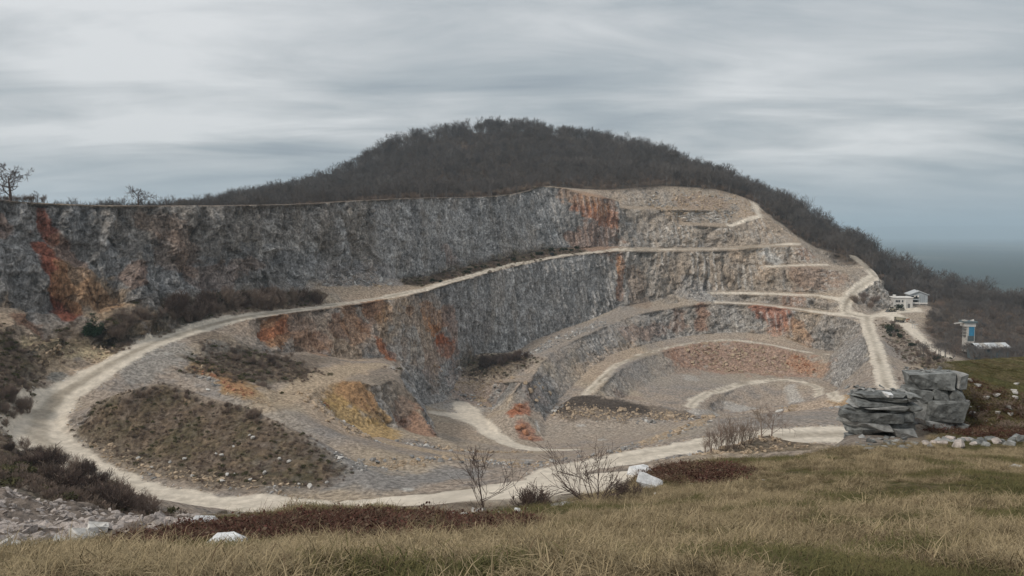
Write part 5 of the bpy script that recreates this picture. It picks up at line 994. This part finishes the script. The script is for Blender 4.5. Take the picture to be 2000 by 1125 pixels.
w_ = empty('stone_wall', seat(1772, 628), 0, label='heap of pale and reddish stones retaining the bank below the shed', cat='stone wall')
for i in range(42):
    o = bpy.data.objects.new('stone', rg.choice((STW + STR + STT))); COL.objects.link(o); o.parent = w_; q = rg.uniform(.3, .65); t = rg.random(); o.location = (rg.uniform(-1.2, 1.6) + t * .4, t * 9 - 4, rg.uniform(0, .6) + t * 1.2); o.scale = (q, q, q); o.rotation_euler = (rg.uniform(0, 3),) * 3
def wheel(parent, x, y, r, wd):
    t = MB(); t.tube(Vector((x, y - wd / 2, r)), Vector((x, y + wd / 2, r)), r, r, 14, True); t.f.append(tuple(range(13, -1, -1))); o = t.build('wheel', M_TYRE, parent); h = MB(); h.tube(Vector((x, y - wd / 2 - .03, r)), Vector((x, y + wd / 2 + .03, r)), r * .5, r * .5, 10, True); h.f.append(tuple(range(9, -1, -1))); h.build('hub', M_YEL, o)
p = seat(1741, 609); L_ = empty('wheel_loader', p, .15, label='grey wheel loader parked beside the white two storey building', cat='loader')
part(L_, 'body', M_YEL, [(-.2, 2.0, -.75, .75, .7, 1.6), (-1.6, -.2, -.5, .5, .7, 1.2)]); cb = part(L_, 'cab', M_YEL, [(-.5, .7, -.6, .6, 1.602, 1.75), (-.5, .7, -.6, .6, 2.45, 2.6), (-.5, -.4, -.6, -.5, 1.75, 2.45), (.6, .7, -.6, -.5, 1.75, 2.45), (-.5, -.4, .5, .6, 1.75, 2.45), (.6, .7, .5, .6, 1.75, 2.45)]); part(cb, 'window', M_GLASS, [(-.44, .64, -.55, .55, 1.76, 2.44)])
part(L_, 'bucket', M_STEEL, [], lambda m: m.prism([(-2.9, .1), (-2.0, .15), (-1.9, 1.0), (-2.2, 1.0), (-2.3, .4)], -1.1, 1.1)); part(L_, 'arm', M_YEL, [], lambda m: m.tube(Vector((-.6, 0, 1.3)), Vector((-2.0, 0, .6)), .14, .12, 6, True))
for x in (-1.1, 1.3):
    for y in (-.85, .85): wheel(L_, x, y, .68, .45)
p = seat(1757, 629); L_ = empty('dump_truck', p, -1.15, label='brown dump truck standing on the right road below the shed', cat='truck')
part(L_, 'chassis', M_STEEL, [(-2.0, 2.1, -.5, .5, .6, .85)]); part(L_, 'tipper_body', M_YEL, [], lambda m: m.prism([(-.6, .9), (2.2, 1.0), (2.5, 2.1), (-.7, 2.3), (-1.0, 2.1)], -1.15, 1.15)); cb = part(L_, 'cab', M_YEL, [(-2.2, -1.05, -1.0, 1.0, .86, 2.3)]); part(cb, 'window', M_GLASS, [(-2.23, -2.2, -.85, .85, 1.5, 2.15), (-1.9, -1.2, -1.03, -1.0, 1.5, 2.15), (-1.9, -1.2, 1.0, 1.03, 1.5, 2.15)])
for x in (-1.5, 1.1):
    for y in (-.95, .95): wheel(L_, x, y, .6, .4)
p = seat(1078, 499.5); dr = empty('drum', p, .3, label='small black drum lying by the haul road under the cliff shrubs', cat='drum'); part(dr, 'shell', M_TYRE, [], lambda m: m.tube(Vector((0, -.9, .75)), Vector((0, .9, .75)), .75, .75, 14, True)); part(dr, 'rim', M_DARK, [], lambda m: m.tube(Vector((0, -.95, .75)), Vector((0, -.9, .75)), .8, .8, 14, True))
# ---------------------------------------------------------------- far plain, far hills, air
m, t, b = principled('plain_fields', 1.0, .02); geo = N(t, 'ShaderNodeNewGeometry'); mp = N(t, 'ShaderNodeMapping'); mp.inputs['Scale'].default_value = (.0011, .0007, 1); LK(t, geo.outputs['Position'], mp.inputs[0])
vr = N(t, 'ShaderNodeTexVoronoi'); vr.inputs['Scale'].default_value = 1.0; LK(t, mp.outputs[0], vr.inputs['Vector']); nn = N(t, 'ShaderNodeTexNoise'); nn.inputs['Scale'].default_value = .5; nn.inputs['Detail'].default_value = 4; LK(t, mp.outputs[0], nn.inputs['Vector'])
sv = N(t, 'ShaderNodeSeparateColor'); LK(t, vr.outputs['Color'], sv.inputs[0]); c = ramp(t, sv.outputs[0], [(0, (.035, .045, .035)), (.5, (.05, .06, .045)), (.75, (.09, .09, .06)), (.93, (.16, .14, .10)), (1, (.22, .2, .16))]); c = mixc(t, ramp(t, nn.outputs[0], [(.42, (0, 0, 0)), (.55, (1, 1, 1))]), c, (.035, .045, .038)); LK(t, c, b.inputs['Base Color'])
g = MB(); X = [-24000, -8000, -2000, 0, 2000, 8000, 24000]; Y = [-300, 800, 2000, 6000, 14000, 24500]
for i in range(6):
    for j in range(5): g.quad(Vector((X[i], Y[j], -171)), Vector((X[i + 1], Y[j], -171)), Vector((X[i + 1], Y[j + 1], -171)), Vector((X[i], Y[j + 1], -171)))
props(g.build('plain', m), kind='structure')
g = MB(); xs = np.linspace(-23000, 23000, 240); hh = 300 + 120 * fbm(np.stack([xs, xs * 0, xs * 0], 1), 9000, 4) + 25 * fbm(np.stack([xs, xs * 0 + 5, xs * 0], 1), 900, 3)
for i in range(239): g.quad(*(Vector(q) for q in ((xs[i], 19500, -172), (xs[i + 1], 19500, -172), (xs[i + 1], 22500, -171 + hh[i + 1]), (xs[i], 22500, -171 + hh[i])))); g.quad(*(Vector(q) for q in ((xs[i], 22500, -171 + hh[i]), (xs[i + 1], 22500, -171 + hh[i + 1]), (xs[i + 1], 24400, -172), (xs[i], 24400, -172))))
props(g.build('far_hills', simple('far_wood', (.05, .06, .05), scale=.001)), kind='structure')
g = MB(); g.box(-25000, 25000, -400, 25000, -176, 260); hz = g.build('haze', bpy.data.materials.new('haze')); m = hz.data.materials[0]; m.use_nodes = True; t = m.node_tree; t.nodes.clear(); pv = N(t, 'ShaderNodeVolumePrincipled'); pv.inputs['Color'].default_value = (.72, .88, 1.0, 1); pv.inputs['Density'].default_value = 1.3e-4; pv.inputs['Anisotropy'].default_value = .1; mo = N(t, 'ShaderNodeOutputMaterial'); LK(t, pv.outputs[0], mo.inputs['Volume']); props(hz, 'thin pale blue haze in the air over the quarry and plain', 'haze', kind='stuff')
